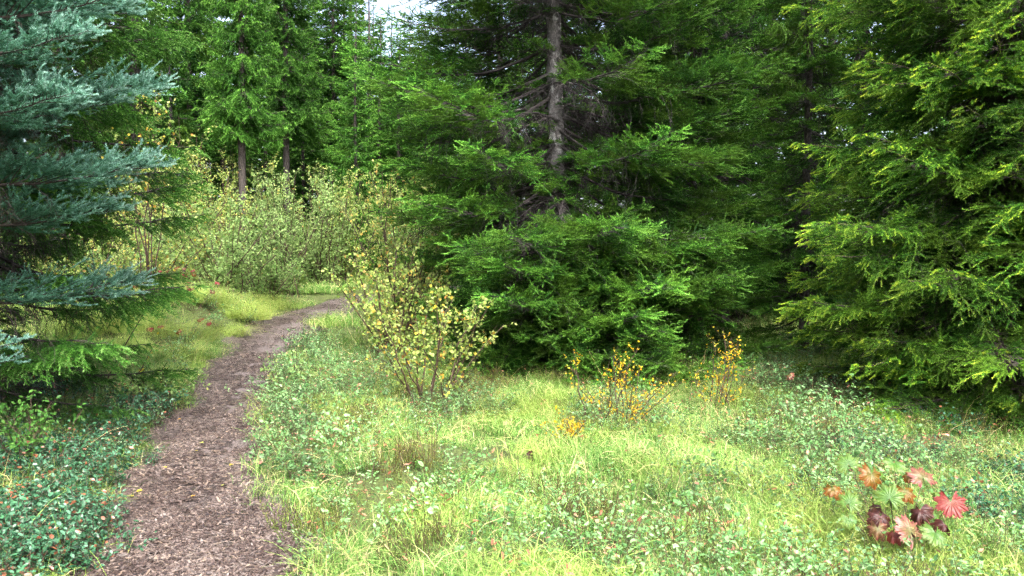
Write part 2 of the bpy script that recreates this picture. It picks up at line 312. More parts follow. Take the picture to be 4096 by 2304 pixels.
small_chips = [chip_mesh(rng, rng.uniform(.015, .04), rng.uniform(.005, .013), rng.uniform(.0015, .004)) for _ in range(10)]
big_chips = [chip_mesh(rng, rng.uniform(.04, .085), rng.uniform(.012, .03), rng.uniform(.003, .007)) for _ in range(10)]
def on_path(n, y0, y1, power=1., wide=.62):
    k = rng.uniform(0, 1, n)**power; s = (PC[:, 1] > y0) & (PC[:, 1] < y1); I = np.where(s)[0]; f = I[0] + k*(I[-1] - I[0]); a = f.astype(int); w = (f - a)[:, None]
    d = rng.uniform(-wide, wide, n); c = PC[a]*(1 - w) + PC[a + 1]*w; q = c + Nn[a]*d[:, None]; return q, d
chip_patches = [patch_mesh('chips', small_chips, 60 + k, 150, .17, .7, 1.5, .2, True) for k in range(6)]
q, d = on_path(560, 3.1, 11.5, 1.3); z = path_z(q[:, 0], q[:, 1]) - .001 - .07*sm(.5, .78, np.abs(d)); sl = (gbase(q[:, 0], q[:, 1] + .1) - gbase(q[:, 0], q[:, 1] - .1))/.2
kp = ~((np.abs(d - .1) < .24) & (q[:, 1] > 5.9) & (rng.random(len(d)) < .5)); q, d, z, sl = q[kp], d[kp], z[kp], sl[kp]
chips = scatter('chip_litter', np.c_[q, z], np.c_[sl, -.05*d, 0*d], rng.uniform(.9, 1.1, len(q)), rng.integers(0, 6, len(q)), chip_patches, path); chips['kind'] = 'stuff'
far_patches = [patch_mesh('chips', big_chips, 70 + k, 45, .25, .4, .9, .2, True) for k in range(4)]
q, d = on_path(150, 11, 19.5); z = path_z(q[:, 0], q[:, 1]) - .07*sm(.5, .78, np.abs(d)); sl = (gbase(q[:, 0], q[:, 1] + .1) - gbase(q[:, 0], q[:, 1] - .1))/.2
chips2 = scatter('far_chip_litter', np.c_[q, z], np.c_[sl, 0*d, 0*d], rng.uniform(.9, 1.1, len(q)), rng.integers(0, 4, len(q)), far_patches, path); chips2['kind'] = 'stuff'
q, d = on_path(300, 3.6, 8.5, 1.7, .6); z = path_z(q[:, 0], q[:, 1]) + .007 - .07*sm(.5, .78, np.abs(d))
for k in range(300): obj('wood_chip', big_chips[k % 10], path, (q[k, 0], q[k, 1], z[k]), (rng.normal(0, .15), rng.normal(0, .15), rng.uniform(0, 6.28)), rng.uniform(.5, 1.15)*(1.25 if k % 9 == 0 else 1))

# ------------------------------------------------------------------ spruces
def bough(seed, L=2., n2=40, bare=.3, hang=.3, per_m=350, nl=.014, nw=.0022, slope=-.12, upturn=.22, width=.40, t3=.04, mat='needle_main', twig='twig', dead=14, lift=.12, l3max=.13, core=.003, tone0=0., join=False):
    rg = np.random.default_rng(seed); Wd = Buf(); Nd = Buf()
    t = np.linspace(0, 1, 14); ax = np.stack([L*t*(1 - .04*t), .04*L*np.sin(t*rg.uniform(2, 5) + rg.uniform(0, 6))*t, L*(slope*t*1.6 + (upturn - slope*.2)*t**2.6 - .03*np.sin(t*5))], 1)
    ax[1:, 1:] += np.cumsum(rg.normal(0, .006*L, (13, 2)), 0); A1 = ax[None]
    V, F = tubes(A1, (.0085*L*(1 - t)**.9 + .0022)[None], 5); Wd.add(V, F)
    # second order
    ti = np.sort(rg.uniform(bare, .99, n2)); ti[-2:] = (.985, .995); side = np.where(np.arange(n2) % 2 == 0, 1, -1)*1.
    p0, tg = along(A1, ti[None]); p0 = p0[0]; tg = tg[0]
    l2 = L*(width*np.minimum(1, (1.02 - ti))**.75 + .05)*rg.uniform(.65, 1.15, n2)*(.55 + .45*sm(bare - .05, bare + .25, ti))
    ang = np.radians(rg.uniform(42, 68, n2)); hx = nrm(tg*np.array([1, 1, .4])); hy = np.stack([-hx[:, 1], hx[:, 0], 0*hx[:, 0]], 1)
    d2 = hx*np.cos(ang)[:, None] + hy*(np.sin(ang)*side)[:, None]; d2[:, 2] += rg.uniform(-.05, lift*2, n2); d2 = nrm(d2)
    s = np.linspace(0, 1, 6); P2 = p0[:, None] + d2[:, None]*(l2[:, None]*s)[..., None] + hx[:, None]*(.18*l2[:, None]*s**2)[..., None]
    P2[..., 2] -= (hang*rg.uniform(.5, 1.4, n2)*l2)[:, None]*s**1.7; P2[..., 2] += (l2*rg.uniform(.0, .16, n2))[:, None]*s**4
    P2[:, 1:] += rg.normal(0, .012, (n2, 5, 3))*l2[:, None, None]*2
    V, F = tubes(P2, (.0045*(l2/.6)**.7)[:, None]*(1 - .75*s)[None] + .0006, 3); Wd.add(V, F)
    # third order
    m = np.maximum((l2/t3).astype(int), 3); own = np.repeat(np.arange(n2), m); n3 = len(own); s3 = rg.uniform(.12, 1, n3)
    p, tt = along(P2[own], s3[:, None]); p = p[:, 0]; tt = tt[:, 0]; u, v = frames(tt); sd = rg.choice([-1., 1.], n3); a3 = np.radians(rg.uniform(30, 62, n3))
    d3 = tt*np.cos(a3)[:, None] + u*(np.sin(a3)*sd)[:, None] + v*rg.uniform(-.2, .6, n3)[:, None]; d3 = nrm(d3)
    l3 = np.minimum(l3max, .03 + .42*l2[own]*(1.05 - s3))*rg.uniform(.6, 1.2, n3); e = np.linspace(0, 1, 3)
    P3 = p[:, None] + d3[:, None]*(l3[:, None]*e)[..., None]; P3[..., 2] += ((rg.uniform(-1.3*hang, .3, n3))*l3)[:, None]*e**1.6
    outer = np.clip((ti - bare)/(1 - bare), 0, 1)
    base3 = tone0 + .42*outer[own]*s3**1.3 + .12*rg.random(n3)  # paler new growth outward; inner shoots also darkened in place of crown shade
    Pc, ec = (P3[:, ::2], e[::2]) if join else (P3, e)
    V, F = tubes(Pc, core*(1 - .5*ec)[None], 3, .5); Nd.add(V, F, 0, np.repeat(base3*.8, 6*(len(ec) - 1)))
    V, F = tubes(P2[:, 2:], core*1.1*(1 - .5*s[2:])[None], 3, .5); Nd.add(V, F, 0, np.repeat(.15 + .25*outer, 18))
    def nd(P, mm, tone, **k):
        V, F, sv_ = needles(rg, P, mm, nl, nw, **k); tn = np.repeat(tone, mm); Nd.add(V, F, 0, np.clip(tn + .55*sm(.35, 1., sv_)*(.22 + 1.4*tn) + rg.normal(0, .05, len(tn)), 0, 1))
    for lo in range(3):                # shoots by length class so that needle density stays even
        k = np.digitize(l3, [.05, .085]) == lo
        if k.any(): nd(P3[k], max(3, int(per_m*l3[k].mean())), base3[k])
    nd(P2, max(6, int(per_m*.8*l2.mean())), .18 + .4*outer, s0=.3)
    nd(A1, int(per_m*L*.45), np.array([.45]), s0=max(.55, bare))
    # bare inner twigs
    if dead:
        td = rg.uniform(.06, max(bare + .3, .35), dead); p, tg = along(A1, td[None]); p = p[0]; l = L*rg.uniform(.08, .3, dead); dd = nrm(np.c_[rg.uniform(.1, .9, dead), rg.choice([-1, 1], dead)*rg.uniform(.3, 1, dead), rg.uniform(-.6, .2, dead)])
        Pd = p[:, None] + dd[:, None]*(l[:, None]*s)[..., None]; Pd[..., 2] -= (.5*l)[:, None]*s**2; Pd[:, 1:] += rg.normal(0, .02, (dead, 5, 3))*l[:, None, None]*2
        V, F = tubes(Pd, .0028*(1 - .8*s)[None] + .0007, 3); Wd.add(V, F)
        o2 = np.repeat(np.arange(dead), 7); p, tt = along(Pd[o2], rg.uniform(.2, 1, len(o2))[:, None]); p = p[:, 0]; dd = nrm(tt[:, 0]*.4 + rg.normal(0, .5, p.shape) + np.array([0, 0, -.55])); l = rg.uniform(.05, .2, len(o2))
        Pd = p[:, None] + dd[:, None]*(l[:, None]*e)[..., None]; Pd[..., 2] -= (.25*l)[:, None]*e**2; V, F = tubes(Pd, .0012*(1 - .6*e)[None], 3); Wd.add(V, F)
    if join:
        Wd.add(np.concatenate(Nd.V), np.concatenate(Nd.F) , 1, np.concatenate(Nd.T)); return (L, Wd.mesh('bough', [M[twig], M[mat]]), None)
    return (L, Wd.mesh('bough', [M[twig]]), Nd.mesh('needles', [M[mat]]))
def dead_bough(seed, L=1.6, n=26, twig='twig'):
    rg = np.random.default_rng(seed); Wd = Buf(); t = np.linspace(0, 1, 12); s = np.linspace(0, 1, 5); e = np.linspace(0, 1, 3)
    ax = np.stack([L*t, .05*L*np.sin(t*4 + rg.uniform(0, 6)), L*(-.1*t + .06*np.sin(t*4))], 1); ax[1:, 1:] += np.cumsum(rg.normal(0, .008*L, (11, 2)), 0); A1 = ax[None]
    V, F = tubes(A1, (.010*L*(1 - t)**.8 + .003)[None], 6); Wd.add(V, F)
    td = rg.uniform(.1, 1, n); p, tg = along(A1, td[None]); p = p[0]; l = L*rg.uniform(.1, .35, n); dd = nrm(np.c_[rg.uniform(.2, 1, n), rg.choice([-1, 1], n)*rg.uniform(.2, 1, n), rg.uniform(-.5, .25, n)])
    Pd = p[:, None] + dd[:, None]*(l[:, None]*s)[..., None]; Pd[..., 2] -= (.35*l)[:, None]*s**2; Pd[:, 1:] += rg.normal(0, .03, (n, 4, 3))*l[:, None, None]; V, F = tubes(Pd, .0035*(1 - .8*s)[None] + .0008, 3); Wd.add(V, F)
    o2 = np.repeat(np.arange(n), 11); p, tt = along(Pd[o2], rg.uniform(.1, 1, len(o2))[:, None]); p = p[:, 0]; dd = nrm(tt[:, 0]*.35 + rg.normal(0, .4, p.shape) + np.array([0, 0, -.75])); l = rg.uniform(.06, .3, len(o2))
    Pd = p[:, None] + dd[:, None]*(l[:, None]*s)[..., None]; Pd[:, 1:] += rg.normal(0, .03, (len(o2), 4, 3))*l[:, None, None]; V, F = tubes(Pd, .0016*(1 - .6*s)[None], 3); Wd.add(V, F)
    return (L, Wd.mesh('dead_branch', [M[twig]]), None)
def trunk_mesh(seed, H, r0, lean=(0, 0), mat='bark', top=.15):
    rg = np.random.default_rng(seed); k = int(H/.12); t = np.linspace(0, 1, k); sides = 18
    P = np.stack([lean[0]*t*H + .03*np.sin(t*7 + rg.uniform(0, 6)), lean[1]*t*H + .03*np.sin(t*6 + rg.uniform(0, 6)), t*H - .15], 1)
    rad = r0*((1 - t)**.85*(1 - .02) + .02) + .35*r0*np.exp(-t*H/.25)
    V, F = tubes(P[None], rad[None], sides); V = V.reshape(k, sides, 3); ctr = P[:, None]; a = np.arange(sides)*2*np.pi/sides
    bump = 1 + .05*np.sin(3*a[None] + t[:, None]*9) + rg.normal(0, .025, (k, sides))
    for _ in range(int(H*5)):          # branch collars
        kk = rg.integers(2, k - 1); aa = rg.integers(0, sides); bump[kk, aa] += .22; bump[kk, (aa + 1) % sides] += .12; bump[kk - 1, aa] += .12
    V = ctr + (V - ctr)*bump[..., None]
    return mk_mesh('trunk', V, F, M[mat], smooth=True), P
def crown_mesh(seed, H=16., Rm=2.7, lib0=None, z0=.7, z1=None, step=.52, per0=6, shape=.65, droop=(.35, -.1)):   # many boughs joined into one crown, for what is far away or above the picture
    rg = np.random.default_rng(seed); lib = []
    for L0, me, _ in lib0:
        V = np.empty(len(me.vertices)*3, np.float32); me.vertices.foreach_get('co', V); Fv = np.empty(len(me.polygons)*3, np.int32); me.loops.foreach_get('vertex_index', Fv)
        mi = np.empty(len(me.polygons), np.int32); me.polygons.foreach_get('material_index', mi); tn = np.empty(len(me.polygons), np.float32); me.attributes['tone'].data.foreach_get('value', tn)
        lib.append((L0, V.reshape(-1, 3), Fv.reshape(-1, 3), mi, tn))
    Vs, Fs, Ms, Ts, n = [], [], [], [], 0; z = z0
    while z < (z1 or H*.97):
        f = z/H; Rz = Rm*max(.05, 1 - f)**shape; a0 = rg.uniform(0, 6.28); per = per0 if z < 10 else 4
        for k in range(per):
            az = a0 + k*6.283/per + rg.normal(0, .2); L = Rz*rg.uniform(.75, 1.15); L0, V, Fv, mi, tn = min(lib, key=lambda b: abs(b[0] - L) + rg.uniform(0, .5)); sc = np.clip(L/L0, .3, 1.6)
            pit = droop[0]*(1 - f) + droop[1]*f + rg.normal(0, .08); c, s_ = math.cos(pit), math.sin(pit); X_ = V[:, 0]*c + V[:, 2]*s_; Z_ = -V[:, 0]*s_ + V[:, 2]*c; ca, sa = math.cos(az), math.sin(az)
            Vs.append(np.stack([X_*ca - V[:, 1]*sa, X_*sa + V[:, 1]*ca, Z_], 1)*sc + np.array([0, 0, z + rg.uniform(-.5, .5)*step])); Fs.append(Fv + n); n += len(V); Ms.append(mi); Ts.append(np.clip(tn + rg.normal(0, .1), 0, 1))
        z += step*rg.uniform(.85, 1.15)*(1 if z < 10 else 1.5)
    return mk_mesh('crown', np.concatenate(Vs), np.concatenate(Fs), list(lib0[0][1].materials), np.concatenate(Ms), np.concatenate(Ts))
def spruce(name, base, label, H, r0, Rmax, lib, lo=None, z0=.5, ztop=None, zhi=6., step=.36, per=6, seed=1, lean=(0, 0), bark='bark', group=None, skip=None, droop=(.32, -.25), shape=.75, dead=None, dead_n=0, dead_z=(1.5, 5.5), dead_az=None, squash=None, extra=0, extra_z=(.4, 2.2), extra_az=(3.5, 5.9), extra_ids=(0, 1, 5), extra2=()):
    rg = np.random.default_rng(seed); x, y = base; zb = gz(x, y)
    root = empty(name, (x, y, zb), label, 'tree', group)
    tm, P = trunk_mesh(seed, H, r0, lean, bark); obj('trunk', tm, root)
    ztop = ztop or H*.97; z = z0
    if lo is not None: obj('crown', TOP, root, rot=(0, 0, seed*1.3), scale=(Rmax/2.8, Rmax/2.8, H/14)); ztop = zhi
    while z < ztop:
        f = z/H; Rz = Rmax*max(.06, 1 - f)**shape*min(1, .72 + .5*f*4)
        hi = True; n = per
        a0 = rg.uniform(0, 6.28)
        for k in range(n):
            az = a0 + k*2*np.pi/n + rg.normal(0, .18); zz = z + rg.uniform(-.5, .5)*step; L = Rz*rg.uniform(.78, 1.15)
            if squash: L *= squash(az, zz)
            if skip and skip(az % (2*np.pi), zz, rg): continue
            if zz > H*.985: continue
            L0, wm, nm = min((lib if hi or lo is None else lo), key=lambda b: abs(b[0] - L) + rg.uniform(0, .7))
            sc = np.clip(L/L0, .35, 1.6); kk = min(max(int((zz + .15)/H*(len(P) - 1)), 0), len(P) - 1)
            pit = droop[0]*(1 - f) + droop[1]*f + rg.normal(0, .07)
            b = obj('bough', wm, root, (P[kk, 0], P[kk, 1], zz), (rg.normal(0, .12), pit, az), (sc, sc*rg.uniform(.85, 1.15), sc))
            if nm: obj('needles', nm, b)
        z += step*(1 if hi else 1.25)*rg.uniform(.85, 1.15)
    for k in range(extra):
        zz = rg.uniform(*extra_z); az = rg.uniform(*extra_az); L0, wm, nm = lib[extra_ids[k % len(extra_ids)]]; sc = Rmax*rg.uniform(.55, .95)/L0*(1 if zz < 1.4 else .85); sc = np.clip(sc, .5, 1.3)
        b = obj('bough', wm, root, (0, 0, zz), (rg.normal(0, .25), rg.uniform(.1, .6), az), sc)
        if nm: obj('needles', nm, b)
    for k, zz, az, sc in extra2:
        L0, wm, nm = lib[(0 if sc < .9 else (3, 4, 5)[k % 3]) % len(lib)]; b = obj('bough', wm, root, (0, 0, zz), (rg.normal(0, .15), .22 if sc > .7 else rg.uniform(-.1, .4), az), sc if sc > .7 else sc*1.1); obj('needles', nm, b)
    for k in range(dead_n):
        zz = rg.uniform(*dead_z); az = rg.uniform(*dead_az) if dead_az else rg.uniform(0, 6.28); L0, wm, nm = dead[rg.integers(len(dead))]; kk = int((zz + .15)/H*(len(P) - 1))
        obj('dead_branch', wm, root, (P[kk, 0], P[kk, 1], zz), (rg.normal(0, .3), rg.uniform(-.05, .3), az), rg.uniform(.55, 1.25))
    return root

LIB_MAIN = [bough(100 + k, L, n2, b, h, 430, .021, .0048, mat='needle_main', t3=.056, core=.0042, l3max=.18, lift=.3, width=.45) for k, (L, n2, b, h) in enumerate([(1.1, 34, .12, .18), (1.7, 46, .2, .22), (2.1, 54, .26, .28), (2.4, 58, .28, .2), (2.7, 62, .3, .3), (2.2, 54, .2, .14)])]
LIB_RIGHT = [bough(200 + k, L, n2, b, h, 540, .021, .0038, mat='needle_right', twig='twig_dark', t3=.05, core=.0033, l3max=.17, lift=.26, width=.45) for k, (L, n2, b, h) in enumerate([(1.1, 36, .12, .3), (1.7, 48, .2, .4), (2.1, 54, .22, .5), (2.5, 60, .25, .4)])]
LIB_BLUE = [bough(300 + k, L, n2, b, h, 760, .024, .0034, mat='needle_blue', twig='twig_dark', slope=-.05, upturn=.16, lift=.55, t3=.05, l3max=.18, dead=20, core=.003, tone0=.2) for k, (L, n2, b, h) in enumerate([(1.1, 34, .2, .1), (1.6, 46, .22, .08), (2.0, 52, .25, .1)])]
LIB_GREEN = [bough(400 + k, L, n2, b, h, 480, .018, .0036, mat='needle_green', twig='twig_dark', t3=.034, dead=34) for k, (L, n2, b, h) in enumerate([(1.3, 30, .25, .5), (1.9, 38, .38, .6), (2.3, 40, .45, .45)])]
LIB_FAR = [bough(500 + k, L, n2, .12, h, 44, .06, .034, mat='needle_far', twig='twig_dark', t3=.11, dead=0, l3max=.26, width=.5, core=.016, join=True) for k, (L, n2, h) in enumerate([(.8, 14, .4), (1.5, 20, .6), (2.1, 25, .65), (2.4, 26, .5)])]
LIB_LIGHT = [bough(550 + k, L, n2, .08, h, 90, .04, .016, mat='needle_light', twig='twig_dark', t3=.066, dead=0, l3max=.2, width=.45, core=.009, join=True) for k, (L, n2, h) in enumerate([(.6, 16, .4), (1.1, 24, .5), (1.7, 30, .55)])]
TOP = crown_mesh(9, 14., 2.8, LIB_FAR, 6., None, .6, 5, .6)
DEADS = [dead_bough(600 + k, L) for k, L in enumerate((1.2, 1.6, 2.0))]

def front_gap(az, z, rg):              # the trunk shows between the boughs on the side of the clearing
    d = abs((az - 4.60 + math.pi) % (2*math.pi) - math.pi)
    return z > 2.5 and d < .38 or (z > 2.9 and d < .8 and rg.random() < .25)
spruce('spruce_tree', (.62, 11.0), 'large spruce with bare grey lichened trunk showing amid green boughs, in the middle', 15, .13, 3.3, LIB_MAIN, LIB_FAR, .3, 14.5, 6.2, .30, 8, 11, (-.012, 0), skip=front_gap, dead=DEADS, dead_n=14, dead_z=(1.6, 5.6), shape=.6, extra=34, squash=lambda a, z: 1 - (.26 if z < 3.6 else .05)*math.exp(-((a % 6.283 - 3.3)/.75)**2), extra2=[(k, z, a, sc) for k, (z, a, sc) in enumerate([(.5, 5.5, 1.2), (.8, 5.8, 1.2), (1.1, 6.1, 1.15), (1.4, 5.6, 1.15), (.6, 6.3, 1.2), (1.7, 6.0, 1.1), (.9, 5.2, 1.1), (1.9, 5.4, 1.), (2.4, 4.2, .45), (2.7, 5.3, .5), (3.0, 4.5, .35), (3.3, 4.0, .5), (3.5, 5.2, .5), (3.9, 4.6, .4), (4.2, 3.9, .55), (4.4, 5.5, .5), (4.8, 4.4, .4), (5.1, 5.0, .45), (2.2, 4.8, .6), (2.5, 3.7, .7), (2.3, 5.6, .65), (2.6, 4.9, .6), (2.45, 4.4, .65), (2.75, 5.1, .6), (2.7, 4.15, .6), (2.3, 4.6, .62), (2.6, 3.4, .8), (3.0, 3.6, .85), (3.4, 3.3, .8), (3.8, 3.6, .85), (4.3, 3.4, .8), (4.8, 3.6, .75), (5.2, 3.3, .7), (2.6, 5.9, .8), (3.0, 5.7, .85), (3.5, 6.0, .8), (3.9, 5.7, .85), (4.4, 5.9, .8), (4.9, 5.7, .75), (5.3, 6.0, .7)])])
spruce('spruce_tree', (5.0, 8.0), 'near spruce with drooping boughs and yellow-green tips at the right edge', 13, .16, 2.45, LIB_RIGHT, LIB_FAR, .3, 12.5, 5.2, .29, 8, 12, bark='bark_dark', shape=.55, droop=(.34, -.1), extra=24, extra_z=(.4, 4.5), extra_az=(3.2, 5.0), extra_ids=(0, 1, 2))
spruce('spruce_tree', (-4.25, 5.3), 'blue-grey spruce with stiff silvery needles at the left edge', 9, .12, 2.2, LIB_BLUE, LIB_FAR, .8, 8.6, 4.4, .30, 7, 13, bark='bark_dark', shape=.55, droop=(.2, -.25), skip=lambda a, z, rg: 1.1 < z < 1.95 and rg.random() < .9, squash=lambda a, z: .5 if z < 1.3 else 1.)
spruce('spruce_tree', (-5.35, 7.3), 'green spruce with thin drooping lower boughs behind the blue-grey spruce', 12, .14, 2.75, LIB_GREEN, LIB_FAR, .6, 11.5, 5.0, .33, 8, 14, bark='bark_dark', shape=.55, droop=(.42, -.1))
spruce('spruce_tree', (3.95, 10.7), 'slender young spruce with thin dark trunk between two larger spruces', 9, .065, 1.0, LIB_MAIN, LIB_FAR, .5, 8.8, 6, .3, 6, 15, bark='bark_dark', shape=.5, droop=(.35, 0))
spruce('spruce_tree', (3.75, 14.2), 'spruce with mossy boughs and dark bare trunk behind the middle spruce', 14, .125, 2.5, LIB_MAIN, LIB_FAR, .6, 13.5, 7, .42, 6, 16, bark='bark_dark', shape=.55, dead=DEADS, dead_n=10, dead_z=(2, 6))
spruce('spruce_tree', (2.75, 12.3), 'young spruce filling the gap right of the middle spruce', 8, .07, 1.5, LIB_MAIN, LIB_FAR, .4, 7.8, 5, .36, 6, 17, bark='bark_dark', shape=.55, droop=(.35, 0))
GAP = [(381, 27, 8), (392, 31, 4), (400, 25, 20), (410, 28, 14), (419, 33, 18), (427, 26, 24), (438, 30, 8), (374, 35, -10), (405, 36, 6), (424, 38, 10)]      # trees under the gap of sky: pixel column, distance, pixel row of the top
CROWNS = [crown_mesh(k, lib0=LIB_FAR, step=.6) for k in (1, 2)]; FT = [trunk_mesh(70 + k, 16, .17, mat='bark_dark')[0] for k in range(2)]
LIGHT_HIGH = crown_mesh(5, 16, 2.3, LIB_LIGHT, 4.4, None, .36, 8, .75); LIGHT_YOUNG = crown_mesh(6, 8, 1.5, LIB_LIGHT, .5, None, .30, 6, .75); YT = trunk_mesh(75, 8, .08, mat='bark_dark')[0]
def far(px, D, H, Rm, label, kind='dark', rot=0., group=None, k=0):
    x = (px - 512)/796.4*D; r_ = empty('spruce_tree', (x, D, gz(x, D)), label, 'tree', group)
    cr, tr, H0, R0 = dict(dark=(CROWNS[k % 2], FT[k % 2], 16, 2.7), high=(LIGHT_HIGH, FT[0], 16, 2.3), young=(LIGHT_YOUNG, YT, 8, 1.5))[kind]
    tw_ = .62 if kind == 'high' else max(.75, Rm/R0); obj('trunk', tr, r_, scale=(tw_, tw_, H/H0)); obj('crown', cr, r_, rot=(0, 0, rot), scale=(Rm/R0, Rm/R0, H/H0)); return r_
far(138, 21, 17, 2.9, 'tall dark spruce with dense drooping boughs, behind the yellow thicket', rot=1)
far(244, 19.5, 15, 1.45, 'bright green conical spruce with bare grey lower trunk above the yellow thicket', 'high', 0)
far(288, 23, 17, 1.75, 'tall light green spruce with bare trunk to the right of the conical spruce', 'high', 2.5)
far(305, 26, 8.0, 1.6, 'small young spruce growing under the tall light green spruce', 'young', 0)
far(357, 23.5, 8.9, 1.25, 'young spruce with a pointed spire reaching the top of the picture', 'young', 1.5)
far(370, 28, 10.8, 1.7, 'spruce behind the pointed young spruce, beside the gap of white sky', rot=2)
far(455, 25, 8.2, 1.9, 'low spruce under the gap of white sky, left of the middle spruce', 'young', 3)
for k, (px, D, T_) in enumerate(GAP): far(px, D, 1.6 + (262 - T_)/796.4*D - gz((px - 512)/796.4*D, D), 1.75, 'spruce in the row under the gap of white sky', 'young', k*1.7, 'spruces under the gap of sky', k)
far(60, 18, 15, 2.6, 'dark spruce behind the green drooping spruce on the left side', rot=3)
far(192, 27, 18, 1.9, 'tall spruce standing between the dense spruce and the conical spruce', 'high', 4)
BG = 'spruces closing the back of the forest'
for k, (px, D, H, Rm) in enumerate([(500, 17, 9, 2.2), (610, 19, 15, 2.6), (670, 17, 14, 2.3), (770, 19, 15, 2.6), (860, 15.5, 15, 2.6), (950, 13.5, 13, 2.4), (1010, 18, 14, 2.6), (1090, 13, 13, 2.5), (560, 25, 17, 2.8), (700, 24, 17, 2.8), (830, 23, 17, 2.8), (940, 24, 17, 2.8), (1060, 24, 17, 2.8), (335, 31, 17, 2.4), (225, 26, 7.5, 1.9), (268, 27, 7.5, 1.9), (172, 25, 7, 2.4), (305, 33, 16, 2.6), (215, 33, 18, 2.6), (275, 36, 19, 2.8), (155, 34, 18, 2.6), (90, 28, 17, 2.6), (345, 42, 17, 3.), (400, 38, 9.8, 2.6), (355, 30, 9, 2.2), (398, 30, 8.4, 2.4), (415, 27, 7.4, 2.0), (436, 34, 9.4, 2.6), (352, 36, 18, 2.6), (250, 33, 19, 2.6), (120, 31, 19, 2.8), (20, 25, 18, 2.8), (-60, 17, 15, 2.6), (420, 35, 9.6, 2.4), (480, 33, 12, 2.4), (640, 31, 18, 2.8), (770, 31, 18, 2.8), (900, 32, 18, 2.8), (70, 36, 20, 3), (190, 38, 20, 3), (300, 40, 18, 3), (380, 42, 11, 3), (450, 42, 11, 3), (540, 36, 17, 3), (1010, 33, 18, 3)]):
    far(px, D, H, Rm, 'spruce closing the forest behind the nearer trees', 'high' if px in (335, 215, 120, 305) else 'young' if px in (225, 268, 355) else 'dark', k*2.1, BG, k)

# ------------------------------------------------------------------ bushes
def bush(name, base, label, cat, H, Rb, n_st, n_tw, n_lf, lsize, leafmat, seed, tpl=LEAF_ROUND, group=None, tones=(.35, .2), r0=.012, part_leaves=0, lean=(0, 0), stemmat='stem', low=.25, yellow=.12, up=.5):
    rg = np.random.default_rng(seed); x, y = base; root = empty(name, (x, y, gz(x, y) - .02), label, cat, group)
    az = rg.uniform(0, 6.28, n_st); k = 9; s = np.linspace(0, 1, k); rr = Rb*np.sqrt(rg.uniform(.02, 1, n_st)); hh = H*rg.uniform(.68, 1, n_st)*(1 - .28*(rr/Rb)**2)
    out = np.stack([np.cos(az)*rr + lean[0], np.sin(az)*rr + lean[1]], 1)
    P = np.zeros((n_st, k, 3)); P[..., :2] = rg.normal(0, .15*Rb + .01, (n_st, 1, 2)) + out[:, None]*(s**1.0)[None, :, None]; P[..., 2] = hh[:, None]*s**.95
    P[:, 1:, :2] += np.cumsum(rg.normal(0, .028*H**.7, (n_st, k - 1, 2)), 1)*.6
    for q in range(n_st):
        V, F = tubes(P[q:q+1], (r0*(hh[q]/H)*(1 - .8*s) + .0012)[None], 5); obj('stem', mk_mesh('stem', V, F, M[stemmat], smooth=True), root)
    own = rg.integers(0, n_st, n_tw); st = low + (1 - low)*rg.uniform(0, 1, n_tw)**(.8 if part_leaves else 1.15); p, tt = along(P[own], st[:, None]); p = p[:, 0]; tt = tt[:, 0]
    d = nrm(tt*.45 + nrm(rg.normal(size=(n_tw, 3)))*np.array([1, 1, .55])*.8 + np.array([0, 0, .18])); l = rg.uniform(.10, .30, n_tw)*(H**.6)*(1.15 - .6*st); e = np.linspace(0, 1, 4)
    Pt = p[:, None] + d[:, None]*(l[:, None]*e)[..., None]; Pt[:, 1:] += rg.normal(0, .05, (n_tw, 3, 3))*l[:, None, None]; Pt[..., 2] += (.15*l)[:, None]*e**2
    V, F = tubes(Pt, (.0022*(r0/.012)**.5)*(1 - .7*e)[None], 3); tw = obj('twigs', mk_mesh('twigs', V, F, M[stemmat]), root); tw['kind'] = 'stuff'
    o2 = rg.integers(0, n_tw, n_lf); p, tt = along(Pt[o2], rg.uniform(.12, 1, (n_lf, 1))); p = p[:, 0] + rg.normal(0, lsize*.35, (n_lf, 3)); out2 = nrm(rg.normal(size=(n_lf, 3)))
    dirs = nrm(tt[:, 0]*.5 + out2*.8 + np.array([0, 0, -.15])); nor = nrm(rg.normal(size=(n_lf, 3))*.55 + np.array([0, 0, up]) + np.array([0, -.25, 0])); sz = lsize*rg.uniform(.6, 1.2, n_lf)
    tone = np.clip(rg.normal(tones[0], tones[1], n_lf), 0, .72); yl = rg.random(n_lf) < yellow; tone[yl] = rg.uniform(.76, 1., yl.sum())
    far_k = np.arange(n_lf) >= part_leaves
    if part_leaves:
        ms = [mk_mesh('leaf', *leaf_template([(0, 0), (.18, .33 + .03*math.sin(q*3)), (.45, .43), (.75, .27), (1, 0)], .1 + .03*(q % 4), .05 + .06*(q % 5)), M[leafmat], tone=np.full(12, tt_)) for q, tt_ in enumerate([.1, .2, .3, .35, .4, .45, .5, .55, .62, .68, .8, .92])]
        order = np.argsort(p[:, 1])        # the leaves on the side of the clearing show largest
        p, dirs, nor, sz, tone = p[order], dirs[order], nor[order], sz[order], tone[order]
        for q in range(part_leaves):
            yv = Vector(dirs[q]); xv = yv.cross(Vector(nor[q])).normalized(); zv = xv.cross(yv)
            from mathutils import Matrix
            mt = Matrix((xv, yv, zv)).transposed()
            ki = int(np.argmin(np.abs(np.array([.1, .2, .3, .35, .4, .45, .5, .55, .62, .68, .8, .92]) - tone[q])))
            obj('leaf', ms[ki], root, p[q], mt.to_euler(), float(sz[q]))
    if far_k.any():
        V, F, T_ = leaves(tpl, p[far_k], dirs[far_k], nor[far_k], sz[far_k], tone[far_k]); fo = obj('foliage', mk_mesh('foliage', V, F, M[leafmat], tone=T_), root); fo['kind'] = 'stuff'
    return root
